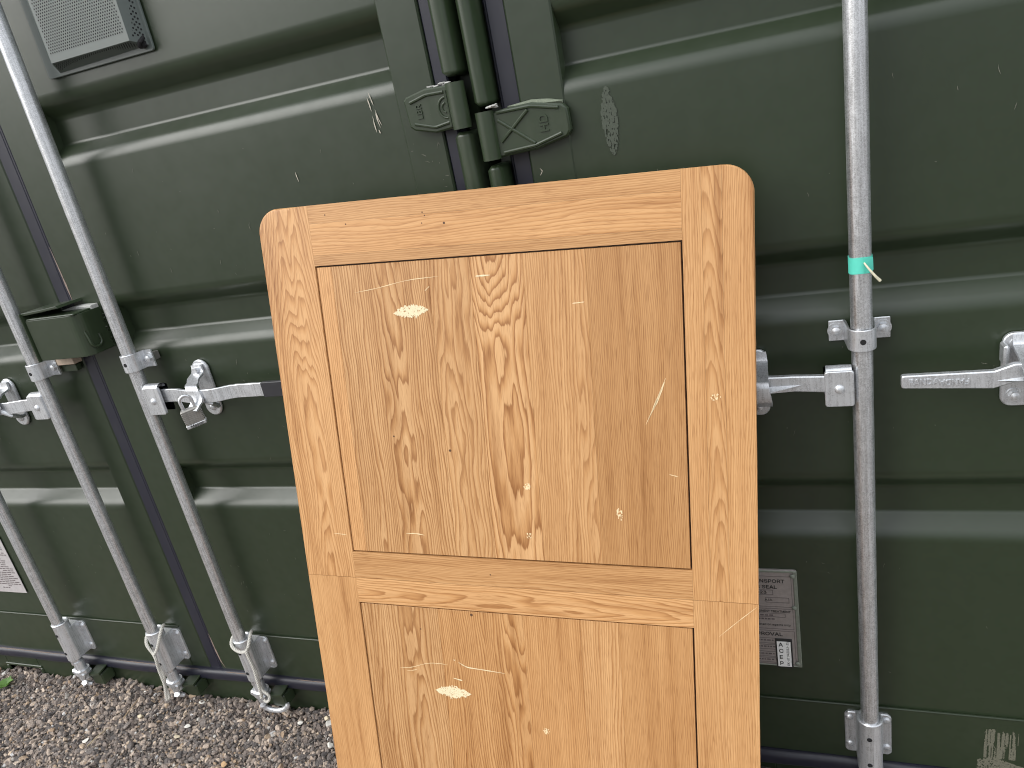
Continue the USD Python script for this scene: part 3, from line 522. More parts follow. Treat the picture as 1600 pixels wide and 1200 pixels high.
# vent
def vent():
    fl = obj('vent', plate(rrect(-1.478, -1.176, 1.789, 2.07, .006, 4), 0, -.005, .001), GREEN_VENT, lc)
    f = np.array([(-1.419, 1.811), (-1.199, 1.811), (-1.199, 2.03), (-1.419, 2.03)]); b = np.array([(-1.441, 1.795), (-1.206, 1.795), (-1.184, 2.055), (-1.463, 2.055)])
    b = np.array([(-1.441, 1.795), (-1.184, 1.800), (-1.180, 2.055), (-1.463, 2.055)])
    V = np.vstack([np.c_[b[:, 0], np.full(4, -.004), b[:, 1]], np.c_[f[:, 0], np.full(4, -.038), f[:, 1]]]); m = hull(V)
    obj('hood', m, GREEN_VENT, fl, smooth=20)
    o = []
    def dot(p, u, v, r, nn):
        t = np.linspace(0, 2 * np.pi, 8, endpoint=False); R = [p + nn * .0004 + u * r * math.cos(a) + v * r * math.sin(a) for a in t]; o.append(trimesh.Trimesh(np.vstack([R, [p + nn * .0004]]), [(8, i, (i + 1) % 8) for i in range(8)], process=False))
    U = [np.array(a, float) for a in ((1, 0, 0), (0, 0, 1))]
    for i in range(26):
        for k in range(34): dot(np.array((-1.411 + k * .0061 + (i % 2) * .003, -.038, 1.829 + i * .0053)), U[0], U[1], .0017, np.array((0, -1.0, 0)))
    A, B, C = np.array((-1.436, -.006, 1.7965)), np.array((-1.196, -.006, 1.8010)), np.array((-1.417, -.0365, 1.8098))
    D_ = np.array((-1.203, -.0365, 1.8098)); nn = np.cross(B - A, C - A); nn /= np.linalg.norm(nn); nn *= -np.sign(nn[2])
    for i in range(9):
        for k in range(36):
            s, t = (k + .5 + .4 * (i % 2)) / 36.6, (i + .7) / 9.6; dot((A * (1 - s) + B * s) * (1 - t) + (C * (1 - s) + D_ * s) * t, U[0], (C - A) / np.linalg.norm(C - A), .0016, nn)
    A, B, C, D_ = np.array((-1.1852, -.0078, 1.815)), np.array((-1.1820, -.0078, 2.04)), np.array((-1.1988, -.0365, 1.815)), np.array((-1.1988, -.0365, 2.025)); nn = np.cross(B - A, C - A); nn /= np.linalg.norm(nn); nn *= np.sign(nn[0])
    for i in range(6):
        for k in range(22):
            s, t = (k + .5 + .4 * (i % 2)) / 22.6, (i + .6) / 6.4; dot((A * (1 - s) + B * s) * (1 - t) + (C * (1 - s) + D_ * s) * t, (B - A) / np.linalg.norm(B - A), (C - A) / np.linalg.norm(C - A), .0021, nn)
    p = obj('perforation', trimesh.util.concatenate(o), DARK, fl, smooth=False); tag(p, kind='stuff')
    obj('torn_corner', [bx(-1.205, -1.186, -.018, -.004, 1.796, 1.812, .004), tube([(-1.196, -.02, 1.800), (-1.188, -.024, 1.806), (-1.186, -.012, 1.815)], .004, 8)], DARK, fl)
vent()
# placard
pl = obj('placard', plate([(-2.60, .363), (-2.402, .363), (-2.402, .585), (-2.60, .585)], .0, -.0015, .0004), PAPER, lc)
r_ = np.random.default_rng(12); tx = []
for k in range(26):
    z = .575 - k * .0077; x = -2.585
    while x < -2.415:
        w = r_.uniform(.006, .024)
        if r_.random() < .78 and x + w < -2.41: tx.append(bx(x, x + w, -.0022, -.0014, z - .0016, z + .0012, .0001))
        x += w + .004
obj('small_print', tx, INK_SOFT, pl, smooth=False)
# marks on the left container
Dm = on_door(.0020)
sc1 = strokes([[(-.7215, 1.622), (-.719, 1.610), (-.7165, 1.598)], [(-.7155, 1.590), (-.7135, 1.575), (-.7085, 1.560)], [(-.716, 1.584), (-.715, 1.570), (-.7125, 1.556)], [(-.7265, 1.614), (-.7245, 1.600), (-.7235, 1.588)], [(-.7235, 1.580), (-.724, 1.565), (-.7225, 1.549)], [(-.717, 1.553), (-.7155, 1.546)]], .0024, on_door(.0006), 2)
tag(obj('scratch_mark', sc1, SCRATCH, d2), 'pale vertical scratches through the paint')
obj('scratch_mark', strokes([[(-.930, 1.506), (-.929, 1.495), (-.9275, 1.485)]], .0022, on_door(.0006), 4), SCRATCH, d2)
def specks(x0, x1, z0, z1, n, seed, y):
    r = np.random.default_rng(seed); L = []
    for _ in range(n):
        x, z = r.uniform(x0, x1), r.uniform(z0, z1); a = r.uniform(-.35, .35) + (0 if r.random() < .7 else 1.2); l = abs(r.normal(0, .006)) + .0015; k = r.normal(0, .25)
        L.append([(x, z), (x + l * math.sin(a) * .5 + k * l * .3, z - l * math.cos(a) * .5), (x + l * math.sin(a), z - l * math.cos(a))])
    return strokes(L, .0011, on_door(y), seed)
for a in ((-1.50, -.68, 1.30, 1.60), (-1.50, -.70, .84, 1.14), (-1.55, -1.1, .30, .66)): obj('scratch_mark', specks(*a, 26, int(abs(a[2]) * 100), .0012), SCRATCH_DIM, d2)
for a in ((-2.7, -1.82, .30, .66), (-2.5, -1.82, .86, 1.13)): obj('scratch_mark', specks(*a, 22, int(abs(a[2]) * 77), .0012), SCRATCH_DIM, d1)
obj('scratch_mark', specks(-.660, -.59, 1.42, 1.52, 12, 9, -.0003), SCRATCH_DIM, d2)
for p_ in ([(-1.681, .255), (-1.680, .20), (-1.676, .15), (-1.668, .125)], [(-1.683, 1.44), (-1.680, 1.36), (-1.679, 1.30)]): tag(obj('chipped_edge', strokes([p_], .006, on_door(-.0003), 6), RUST, d2), 'bare brown edge where paint has chipped beside the seal')
for p_ in ([(-2.86, .1215), (-2.5, .1212), (-2.30, .1212)], [(-2.12, .1212), (-1.95, .1214), (-1.76, .1212)], [(-1.66, .1212), (-1.55, .1213)], [(-1.4, .1212), (-1.2, .1212)]): obj('chipped_edge', strokes([p_], .0035, on_door(-.0125), 8), RUST, lc)
shift(lc, -1.735)

# ---- the right container
RZ = -.062
rc = thing('shipping_container', 'darker green shipping container with one bare rod and a data plate on the right', 'shipping container', (.716, 0, 0), 'two containers side by side')
d3 = door(rc, -.426, .716, .083, .073, RZ + .001, .210); d4 = door(rc, .760, 1.858, .082, .082, RZ, .210)
shell(rc, -.504, 1.936, RZ)
obj('door_seal', [bx(-.462, -.426, .010, .05, .06, 2.30, .003), bx(-.470, -.452, .022, .05, .06, 2.30, .003)], RUBBER, rc); obj('door_seal', bx(.716, .760, .001, .05, .04, 2.30, .002), RUBBER, rc); obj('door_seal', bx(1.858, 1.887, .005, .05, .04, 2.30, .003), RUBBER, rc)
obj('bottom_seal', seals(rc, -.48, 1.91, .020), RUBBER, rc, smooth=40)
sill(rc, -.504, 1.936, .019, [(-.08, .08)])
post(rc, -.504, -.475, [(.54, .63), (1.452, 1.556)], -.026); post(rc, 1.887, 1.936, [(.54, .63)], -.026)
P = np.array([(-.486, 1.543), (-.442, 1.546), (-.400, 1.547), (-.345, 1.535), (-.337, 1.526), (-.336, 1.490), (-.343, 1.480), (-.402, 1.467), (-.470, 1.464), (-.486, 1.466)])
h3 = hinge_leaf(rc, P, -.4895, 1.462, 1.547, -.004, -.020)
def rib(pts, r=.0032): return tube([(x, -.0205, z) for x, z in (fillet(pts, .004, 4) if len(pts) > 2 else pts)], r, 8)
obj('rib', [rib([(-.466, 1.541), (-.402, 1.541), (-.352, 1.530)]), rib([(-.464, 1.471), (-.404, 1.474), (-.352, 1.487)]), rib([(-.466, 1.528), (-.403, 1.478)]), rib([(-.466, 1.490), (-.408, 1.536)])], GREEN_DARK, h3)
obj('lettering', text('HD', .0155, -.3745, 1.4930, -.0196, 90, .0024, True), GREEN_DARK, h3)
SEALG = plain('painted_sealant', (.20, .23, .17), .6, 0, .3, 300.0, .5)
tag(obj('sealant_lump', [hull([(x, y, z + dz) for x, z in ((-.446, 1.5455), (-.402, 1.5485), (-.372, 1.5445), (-.345, 1.5375), (-.41, 1.546)) for y, dz in ((-.004, .003), (-.015, .002), (-.010, -.002))])], SEALG, h3), 'pale sealant along the top of the hinge leaf')
crumbs(-.478, -.462, 1.552, 8, GREASE, rc, -.024)
lock_rod(rc, .118, .055, 2.42); lock_rod(rc, .545, .055, 2.42)
strap(rc, .118, 1.056, 1.094, .004); strap(rc, .545, 1.056, 1.094, .004)
foot(rc, .118, .088); foot(rc, .545, .088); cam_and_keeper(rc, .120, .024)
hub(rc, .056, .103, .957, 1.023, -1)
def cast_handle(x_hub, x_catch, x_tip, lettered):
    """cast handle: straight grip, raised neck with a gusset, then the bar to the hub."""
    g = obj('handle', [plate(np.array(Polygon([(x_tip, .983), (x_tip, 1.006), (x_catch - .058, 1.0065), (x_catch - .030, 1.017), (x_catch + .06, 1.016), (x_hub, 1.012), (x_hub, .980), (x_catch + .06, .987), (x_catch - .030, .985), (x_catch - .058, .976)]).buffer(-.004).buffer(.004, quad_segs=3).exterior.coords)[:-1], -.055, -.066, .0018)], GALV_BRIGHT, rc)
    obj('gusset', [hull([(x_catch - .055, -.066, .990), (x_catch + .010, -.066, .998), (x_catch + .012, -.080, .990), (x_catch - .02, -.070, .992), (x_catch + .012, -.066, .984), (x_catch - .04, -.066, .987)]), hull([(x_catch + .075, -.066, 1.0), (x_catch + .02, -.066, .999), (x_catch + .018, -.080, .992), (x_catch + .05, -.070, .994), (x_catch + .018, -.066, .986), (x_catch + .06, -.066, .988)])], GALV_BRIGHT, g)
    if lettered:
        obj('lettering', text('FANDA', .0095, x_tip + .0100, .9895, -.0658, 0, .0020, True), GALV_BRIGHT, g); obj('lettering', text('FANDA', .0095, x_tip + .100, .9960, -.0658, 180, .0020, True), GALV_BRIGHT, g)
    return g
cast_handle(.095, -.055, -.235, False); cast_handle(.520, .368, .176, True)
for xc in (-.057, .368):
    p = obj('handle_catch', plate(np.array(Polygon(rrect(xc - .034 if xc > 0 else xc - .020, xc + .034 if xc > 0 else xc + .020, .917, 1.049, .017, 6)).exterior.coords)[:-1], 0, -.008, .0015), GALV_BRIGHT, rc)
    obj('bolt', bolt(xc - .012 if xc > 0 else xc, 1.029, -.008, .009), GALV_BRIGHT, p); obj('bolt', bolt(xc - .014 if xc > 0 else xc, .937, -.008, .009), GALV_BRIGHT, p)
    obj('hasp', [hasp(rc, [(xc + .004, -.010, 1.046), (xc + .004, -.014, 1.030), (xc + .004, -.040, 1.022), (xc + .004, -.082, 1.010), (xc + .006, -.084, .996), (xc + .010, -.084, .980), (xc + .014, -.072, .966)], [.050, .052, .050, .052, .050, .044, .034] if xc > 0 else [.030, .034, .034, .036, .034, .030, .024])], GALV_BRIGHT, p)
    obj('tab', bx(xc - .038 if xc > 0 else xc - .022, xc - .030 if xc > 0 else xc - .017, -.034, -.004, 1.000, 1.036, .003), GALV_BRIGHT, p)
# data plate with rivets, lettering and sticker
dp = obj('data_plate', plate(rrect(-.215, -.0085, .305, .558, .006, 3), .0025, -.003, .001), PLATE, rc)
fr_ = [bx(-.0165, -.0085, -.005, -.002, .306, .557, .0012), bx(-.215, -.0085, -.0045, -.002, .5525, .5575, .001), bx(-.215, -.207, -.005, -.002, .306, .557, .0012), bx(-.215, -.0085, -.0045, -.002, .3055, .3085, .001)]
obj('rim', fr_, PLATE_EDGE, dp)
for z in (.545, .465, .316):
    for x in (-.0175, -.206): obj('rivet', rivet(x, z, -.0045, .0052), PLATE_EDGE, dp)
def text_to(sx, h, xr, z, k=1.2, bold=False):
    m = text(sx, h, 0, z, -.0030, 0, .0004, bold); V = np.array(m.vertices); V[:, 0] = (V[:, 0] - V[:, 0].max()) * k + xr; m.vertices = V; return m
tl = [text_to('TRANSPORT', .0082, -.0335, .5265, 1.10, True), text_to('CUSTOMS SEAL', .0082, -.0490, .5115, 1.10, True), text_to('2023', .0070, -.0705, .4980, 1.2, True), text_to('A/A', .0056, -.0600, .4795, 1.2), text_to('COMPONENT TREATMENT', .0054, -.0250, .4500, .88, True),
      text_to('treated on agents only', .0050, -.0265, .4150, 1.0), text_to('APPROVAL', .0082, -.0440, .3880, 1.2, True)]
obj('lettering', tl, INK, dp, smooth=False)
def frame(x0, x1, z0, z1, t=.0009): return [bx(x0, x1, -.0034, -.0028, z1 - t, z1, .0001), bx(x0, x1, -.0034, -.0028, z0, z0 + t, .0001), bx(x0, x0 + t, -.0034, -.0028, z0, z1, .0001), bx(x1 - t, x1, -.0034, -.0028, z0, z1, .0001)]
ln = frame(-.110, -.0575, .495, .508) + frame(-.0735, -.0265, .4755, .489) + frame(-.12, -.036, .4375, .4475) + frame(-.205, -.0200, .4060, .4600) + frame(-.205, -.0200, .4645, .5430) + frame(-.205, -.0200, .310, .4015) + frame(-.12, -.060, .366, .381) + frame(-.12, -.060, .350, .363) + frame(-.12, -.060, .330, .344) + frame(-.12, -.060, .314, .327)
for zz in (.4405, .4305, .373, .3555, .336, .320):
    x = -.115
    while x < -.064:
        w = r_.uniform(.003, .008); ln.append(bx(x, x + w, -.0034, -.0028, zz, zz + .0032, .0001)); x += w + .002
obj('panel_lines', ln, INK_SOFT, dp, smooth=False)
st = obj('sticker', bx(-.0600, -.0262, -.0052, -.0030, .303, .381, .0002), INK, dp); tag(st, 'white ACEP sticker with black border')
obj('sticker_face', bx(-.0575, -.0295, -.0056, -.0050, .3065, .3745, .0001), WHITE, dp)
obj('sticker_lettering', [text(ch, .0098, -.0545, .3615 - k * .0170, -.0056, 0, .0003, True) for k, ch in enumerate('ACEP')] + [text('DK-AT 942012-35', .0050, -.0335, .3095, -.0056, 90, .0003)], INK, dp, smooth=False)
# marks
def br(x, z):
    a = meshkit.noise(np.stack([x * 420, z * 26, 0 * x], -1), 5) * .7 + meshkit.noise(np.stack([x * 900, z * 500, 0 * x + 2], -1), 6) * .3; top = .170 + .012 * meshkit.noise(np.stack([x * 260, 0 * z, 0 * x], -1), 7)
    u = (x > .337) & (x < .398) & (z < top) & (z > .100) & (a > .53 - .05 * (x < .365))
    k = .104 - .45 * np.abs(x - .352) * (x < .352) - .38 * (x - .352) * (x > .352); v = (z < k) & (z > .064) & (x > .326) & (meshkit.noise(np.stack([x * 500, z * 300, 0 * x], -1), 8) > .34)
    return u | v
tag(obj('scuff_mark', patch(br, .32, .42, .064, .186, .0011, on_door(-.0017)), plain('pale_scuff', (.12, .118, .085), .8, 0, .4, 400.0, .4), d3, smooth=False), 'pale brushed scuff through the paint at the foot of the door')
def smear(x, z): w = .013 * np.clip(1 - np.abs((z - 1.49) / .058) ** 2, 0, 1) ** .6; return (np.abs(x + .270) < w * (.8 + .4 * meshkit.noise(np.stack([0 * x, z * 160, 0 * x], -1), 3))) & (meshkit.noise(np.stack([x * 600, z * 300, 0 * x], -1), 9) > .30)
tag(obj('scuff_mark', patch(smear, -.29, -.25, 1.42, 1.56, .0013, on_door(.0012), .0002), plain('grey_smear', (.050, .062, .044), .7, 0, .25, 300.0), d3, smooth=False), 'dull grey smear on the paint')
for a in ((-.30, .62, 1.24, 1.52), (-.3, .62, .80, 1.06), (.0, .62, .24, .6)): obj('scratch_mark', specks(*a, 18, int(a[2] * 50), .0012), SCRATCH_DIM, d3)
obj('scratch_mark', strokes([[(-.409, 1.432), (-.405, 1.427), (-.407, 1.423), (-.411, 1.419)]], .0018, on_door(-.0003), 3), SCRATCH, d3)
shift(rc, .716)

# ------------------------------------------------------------------ padlock, ropes, tape
t = thing('padlock', 'small grey steel laminated padlock hanging from the hasp beside the black grip', 'padlock', (-1.322, -.098, .993))
def lock():
    tl = trimesh.transformations.rotation_matrix(math.radians(42), (0, 0, 1)) @ trimesh.transformations.rotation_matrix(-.10, (0, 1, 0))
    m = [bx(-.0235, .0215, -.0105, .0105, .002, .042, .003)] + [bx(-.0237, .0217, -.0107, .0107, .0050 + k * .0045, .0080 + k * .0045, .0008) for k in range(8)]
    m = trimesh.util.concatenate(m); m.apply_transform(tl); obj('body', m, GALV_DULL, t)
    bt = bx(-.0245, .0225, -.0112, .0112, -.0045, .0055, .002); bt.apply_transform(tl); b = obj('base_plate', bt, GALV, t)
    x = text('Master', .0068, -.0150, -.0025, -.0112, 0, .0006, True); x.apply_transform(tl); obj('lettering', x, INK, b)
    a = np.linspace(math.pi, 0, 13); sh = tube(np.vstack([[(-.014, 0, .038), (-.014, 0, .054)], np.c_[-.001 + .013 * np.cos(a), np.zeros(13), .060 + .014 * np.sin(a)], [(.012, 0, .054), (.012, 0, .036)]]), .0040, 12); sh.apply_transform(tl); obj('shackle', sh, GALV, t)
lock()
def rope(P, n, r=.0042, pitch=.021):
    C = spline(P, n); T = np.gradient(C, axis=0); s = np.r_[0, np.cumsum(np.linalg.norm(np.diff(C, axis=0), axis=1))]; T /= np.linalg.norm(T, axis=1, keepdims=True)
    a = np.cross(T, [0.1, 1.0, .05]); a /= np.linalg.norm(a, axis=1, keepdims=True); b = np.cross(T, a); o = []
    for k in range(3):
        ph = s / pitch * 2 * math.pi + k * 2 * math.pi / 3; o.append(tube(C + (np.cos(ph)[:, None] * a + np.sin(ph)[:, None] * b) * r * .55, r * .62, 7))
    return trimesh.util.concatenate(o)
def loop(x, z, tilt, n=20, r=.0310):
    a = np.linspace(math.radians(35), math.radians(360 + 15), n); return np.c_[x + r * np.cos(a), -.045 + r * np.sin(a), z + tilt * np.cos(a + .4)]
ra = thing('rope', 'white twisted rope looped round the middle rod, its end in the gravel', 'rope', (-1.836, -.05, .09), 'white ropes on the rod feet')
rb = thing('rope', 'white twisted rope looped round the rod foot nearest the table', 'rope', (-1.505, -.05, .09), 'white ropes on the rod feet')
def put_rope(th, base, L, name='strand'):
    m = trimesh.util.concatenate(L); m.apply_translation(-np.array(base)); obj(name, m, ROPE, th, smooth=True)
b = (-1.836, -.05, .09)
put_rope(ra, b, [rope([(-1.808, -.030, .302), (-1.796, -.048, .306), (-1.794, -.066, .292), (-1.805, -.078, .262), (-1.822, -.086, .238)], 90)], 'loop'); put_rope(ra, b, [rope([(-1.864, -.03, .294), (-1.864, -.055, .276), (-1.852, -.074, .258), (-1.836, -.080, .242), (-1.822, -.087, .228), (-1.826, -.087, .200), (-1.832, -.086, .160), (-1.834, -.087, .120), (-1.842, -.089, .085), (-1.846, -.090, .062)], 180), rope([(-1.825, -.082, .232), (-1.829, -.082, .19), (-1.826, -.083, .15), (-1.838, -.084, .11), (-1.836, -.086, .082), (-1.840, -.088, .066)], 120, .0036)], 'tail')
b = (-1.505, -.05, .09)
put_rope(rb, b, [rope([(-1.477, -.030, .306), (-1.464, -.050, .310), (-1.460, -.068, .298), (-1.464, -.078, .280)], 80), rope([(-1.533, -.030, .298), (-1.533, -.055, .292), (-1.521, -.072, .284), (-1.500, -.079, .276), (-1.475, -.083, .278), (-1.458, -.083, .285)], 110)], 'loop')
put_rope(rb, b, [rope([(-1.460, -.083, .290), (-1.462, -.085, .262), (-1.459, -.085, .230), (-1.461, -.086, .190), (-1.464, -.087, .150), (-1.470, -.087, .115)], 150), rope([(-1.462, -.082, .275), (-1.464, -.082, .250), (-1.457, -.083, .215), (-1.462, -.083, .17), (-1.455, -.085, .14), (-1.440, -.087, .128), (-1.444, -.09, .112), (-1.462, -.088, .110)], 160, .0036)], 'tail')
tp = thing('tape', 'turquoise tape band wrapped round the bare rod right of the table', 'tape', (.118, -.05, 1.19))
a = np.linspace(0, 2 * np.pi, 40); ring = []
for z, r in ((.0, .0174), (.0, .0182), (.027, .0182), (.027, .0174)): ring.append(np.c_[r * np.cos(a[:-1]), r * np.sin(a[:-1]), np.full(39, z) + .0007 * np.sin(3 * a[:-1])])
V, F = loft(ring); obj('band', trimesh.Trimesh(V, F, process=False), TEAL, tp)
obj('loose_end', [hull([(.004, -.0184, .001), (.004, -.0192, .027), (.0175, -.014, .026), (.0185, -.0085, .003), (.0178, -.0075, .02), (.006, -.0185, .0265)])], TEAL, tp)
obj('string', tube(spline([(.004, -.0195, .019), (.010, -.024, .010), (.017, -.024, .0), (.027, -.020, -.013)], 16), np.linspace(.0014, .0024, 16), 6), plain('cream_string', (.66, .62, .46), .8), tp)

# ------------------------------------------------------------------ oak table top leaning on the containers
EX = np.array([0.99681072, 0.0499243, -0.06225708]); ED = np.array([-0.05253166, -0.17677144, -0.98284906]); EZ = np.cross(EX, -ED)
LEN, WID, SEAMD = 1.494, .9147, .760
O = 1.2 * np.array([-0.78741762, 1., -0.07219725]) + [0, CAM_Y, CAM_Z] + ED * LEN
tt = thing('table_top', 'honey coloured oak table top with two framed panels leaning against the container doors', 'table top', matrix=[[*EX, 0], [*(-ED), 0], [*EZ, 0], [*O, 1]])
OUT = Polygon(sbox(0, 0, WID, LEN).buffer(-.047).buffer(.047, quad_segs=14)); OUT2 = [OUT.buffer(-q) for q in (.0012, .0032)]
def frame_board(name, x0, x1, d0, d1, mat, zt=0.0, gap=.00012, extra=None):
    g = sbox(x0 + gap, LEN - d1 + gap, x1 - gap, LEN - d0 - gap).intersection(OUT); P = ccw(np.array(g.exterior.coords)[:-1]); E = OUT.exterior; rings = [np.c_[P, np.full(len(P), -.022)], np.c_[P, np.full(len(P), zt - .0034)]]
    for Oi, dz in zip(OUT2, (-.0012, 0.0)):
        Q = np.array([nearest_points(Oi.exterior, Point(p))[0].coords[0] if E.distance(Point(p)) < 1e-4 else p for p in P]); rings.append(np.c_[Q, np.full(len(Q), zt + dz)])
    V, F = loft(rings); n = len(P); k = len(rings) - 1; Q = rings[-1][:, :2]; tv, tf = tri2d(Polygon(Q)); tf = ((tv[:, None] - Q[None]) ** 2).sum(-1).argmin(1)[tf]
    m = trimesh.Trimesh(V, np.vstack([F, tf + k * n, tf[:, ::-1]]), process=False); trimesh.repair.fix_normals(m); return obj(name, m, mat, tt, smooth=32)
GL, GR = .1134, .8010
oi = [0]
def om(*a, **k): oi[0] += 1; return oak(f'oak_{oi[0]:02d}', *a, seed=oi[0] * 1.37, **k)
Yd = lambda d: LEN - d
# upper leaf
frame_board('stile', 0, GL, 0, SEAMD - .0003, om(.060, .026, .030, 210, 1.03, cy=Yd(.55), wob=.034, figure=(LEN - .45, LEN, .030)))
S3 = GR + (WID - GR) * .28, GR + (WID - GR) * .56
frame_board('stile', GR, S3[0], 0, SEAMD - .0003, om(GR - .2, .06, .02, 230, 1.0, contrast=.7))
frame_board('stile', S3[0], S3[1], 0, SEAMD - .0003, om(.848, .024, .055, 260, .99, cy=Yd(.45), wob=.018, contrast=.8))
frame_board('stile', S3[1], WID, 0, SEAMD - .0003, om(1.0, .05, .02, 240, 1.0, contrast=.75))
for a, b, kw in ((0, .034, dict(tone=.95, h=.05)), (.034, .094, dict(tone=1.05, h=.09)), (.094, .1134, dict(tone=.90, h=.07))):
    frame_board('rail', GL, GR, a, b, om(-Yd((a + b) / 2) - .05, kw['h'], .008, 330, kw['tone'], turn=90, contrast=.7, wob=.016))
frame_board('rail', GL, GR, .7020, SEAMD - .0003, om(-Yd(.80), .08, .008, 320, .94, turn=90, contrast=.8, wob=.014))
# lower leaf
frame_board('stile', 0, GL, SEAMD + .0003, LEN, om(.18, .07, .015, 280, 1.0, contrast=.55, wob=.012)); frame_board('stile', GR, WID, SEAMD + .0003, LEN, om(.72, .06, .02, 240, .97, contrast=.7, wob=.016))
frame_board('rail', GL, GR, SEAMD + .0003, .8162, om(-Yd(.792), .014, .030, 230, 1.06, turn=90, wob=.030, contrast=1.1)); frame_board('rail', GL, GR, LEN - .1134, LEN, om(-Yd(LEN - .05), .03, .03, 230, 1.0, turn=90))
def panel(d0, d1, splits, kws):
    g = .0030; x0, x1 = GL + g, GR - g; e = [x0 + (x1 - x0) * s for s in splits]
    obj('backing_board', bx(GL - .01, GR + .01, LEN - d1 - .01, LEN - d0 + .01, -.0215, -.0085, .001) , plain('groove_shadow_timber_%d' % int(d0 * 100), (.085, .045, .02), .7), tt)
    for (a, b), kw in zip(zip(e, e[1:]), kws):
        y0, y1 = LEN - d1 + g, LEN - d0 - g; tl = bx(a + .00008, b - .00008, y0, y1, -.0084, -.0012, .0004)
        obj('panel_board', tl, om(**kw), tt, smooth=False)
m1 = Yd(.41); m2 = Yd(1.1)
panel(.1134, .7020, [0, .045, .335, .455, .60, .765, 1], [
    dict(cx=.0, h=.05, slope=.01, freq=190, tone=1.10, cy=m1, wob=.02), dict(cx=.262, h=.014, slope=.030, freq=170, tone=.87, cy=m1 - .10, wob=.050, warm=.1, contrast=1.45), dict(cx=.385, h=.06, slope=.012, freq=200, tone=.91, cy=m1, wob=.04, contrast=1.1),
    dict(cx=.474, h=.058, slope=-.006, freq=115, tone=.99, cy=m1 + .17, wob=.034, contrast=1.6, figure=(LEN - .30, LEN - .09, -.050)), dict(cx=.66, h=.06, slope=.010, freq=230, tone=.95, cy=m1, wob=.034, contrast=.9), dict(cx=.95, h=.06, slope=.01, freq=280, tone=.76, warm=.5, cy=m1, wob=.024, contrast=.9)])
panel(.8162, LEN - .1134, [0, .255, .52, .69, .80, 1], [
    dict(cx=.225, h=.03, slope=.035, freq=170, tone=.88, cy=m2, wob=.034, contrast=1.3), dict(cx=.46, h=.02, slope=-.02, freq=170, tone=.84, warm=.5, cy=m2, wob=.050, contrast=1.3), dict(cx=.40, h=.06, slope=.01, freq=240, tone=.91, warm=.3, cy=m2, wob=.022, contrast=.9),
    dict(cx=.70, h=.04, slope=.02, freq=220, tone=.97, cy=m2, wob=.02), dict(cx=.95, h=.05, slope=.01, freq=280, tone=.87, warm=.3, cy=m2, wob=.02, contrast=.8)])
APR = om(.2, .05, .02, 230, .95)
obj('apron', bx(.05, WID - .05, LEN - .115, LEN - .093, -.082, -.0222, .002), APR, tt); obj('apron', bx(.05, WID - .05, .093, .115, -.082, -.0222, .002), APR, tt)
for x in (.05, WID - .072): obj('apron', bx(x, x + .022, .1152, LEN - .1152, -.082, -.0222, .002), APR, tt)
# scuffs and scratches on the lacquer
def each(name, paths, w, place, seed, mat, parent, **k):
    for i, p in enumerate(paths): obj(name, strokes([p], w, place, seed + i), mat, parent, **k)
def on_top(z): return lambda V: np.c_[V[:, 0], LEN - V[:, 1], z + V[:, 2]]
def blot(cx, cd, a, b, tilt, seed):
    def f(x, d):
        u = (x - cx); w = d - cd - tilt * u; n1 = meshkit.noise(np.stack([x * 420, d * 300, 0 * x], -1), seed); n2 = meshkit.noise(np.stack([x * 900, d * 500, 0 * x], -1), seed + 1)
        edge = 1 - (np.abs(u) / a) ** 2.2; return (np.abs(w) < b * edge * (.55 + .8 * n1)) & (n2 > .22) & (edge > 0)
    return f
Z1 = -.0012
s1 = patch(blot(.302, .2085, .036, .0115, -.06, 21), .25, .36, .185, .235, .0009, on_top(Z1)); s2 = patch(blot(.306, 1.0080, .040, .0125, .02, 33), .25, .37, .98, 1.04, .0009, on_top(Z1))
tag(obj('scuff_mark', s1, CREAM, tt, smooth=False), 'cream chipped patch in the lacquer of the upper panel'); tag(obj('scuff_mark', s2, CREAM, tt, smooth=False), 'cream chipped patch in the lacquer of the lower panel')
T_ = on_top(Z1)
each('scratch', [[(.325, .937), (.342, .947), (.380, .949), (.424, .952)], [(.315, .932), (.318, .934)], [(.310, .975), (.330, .979)]], .0026, T_, 3 * 10, CREAM, tt, smooth=False)
each('scratch', [[(.19, .963), (.215, .961), (.26, .944), (.30, .945)], [(.205, .970), (.23, .964)], [(.19, .168), (.24, .162), (.30, .150), (.365, .147)], [(.335, .172), (.345, .164)]], .0014, T_, 5 * 10, WOODPALE, tt, smooth=False)
each('scratch', [[(.436, .151), (.464, .1505)]], .0032, T_, 7 * 10, CREAM, tt, smooth=False)
each('scratch', [[(.729, .428), (.745, .395), (.766, .345)], [(.733, .420), (.752, .382), (.764, .352)]], .0042, T_, 8 * 10, WOODPALE, tt, smooth=False)
each('scratch', [[(.610, .2085), (.632, .207)], [(.24, .656), (.262, .655), (.28, .658)], [(.766, .520), (.782, .524)]], .0022, T_, 9 * 10, WOODPALE, tt, smooth=False)
each('scratch', [[(.845, .83), (.88, .795), (.912, .765)], [(.075, .663), (.105, .664)]], .0012, on_top(0.0), 10 * 10, WOODPALE, tt, smooth=False)
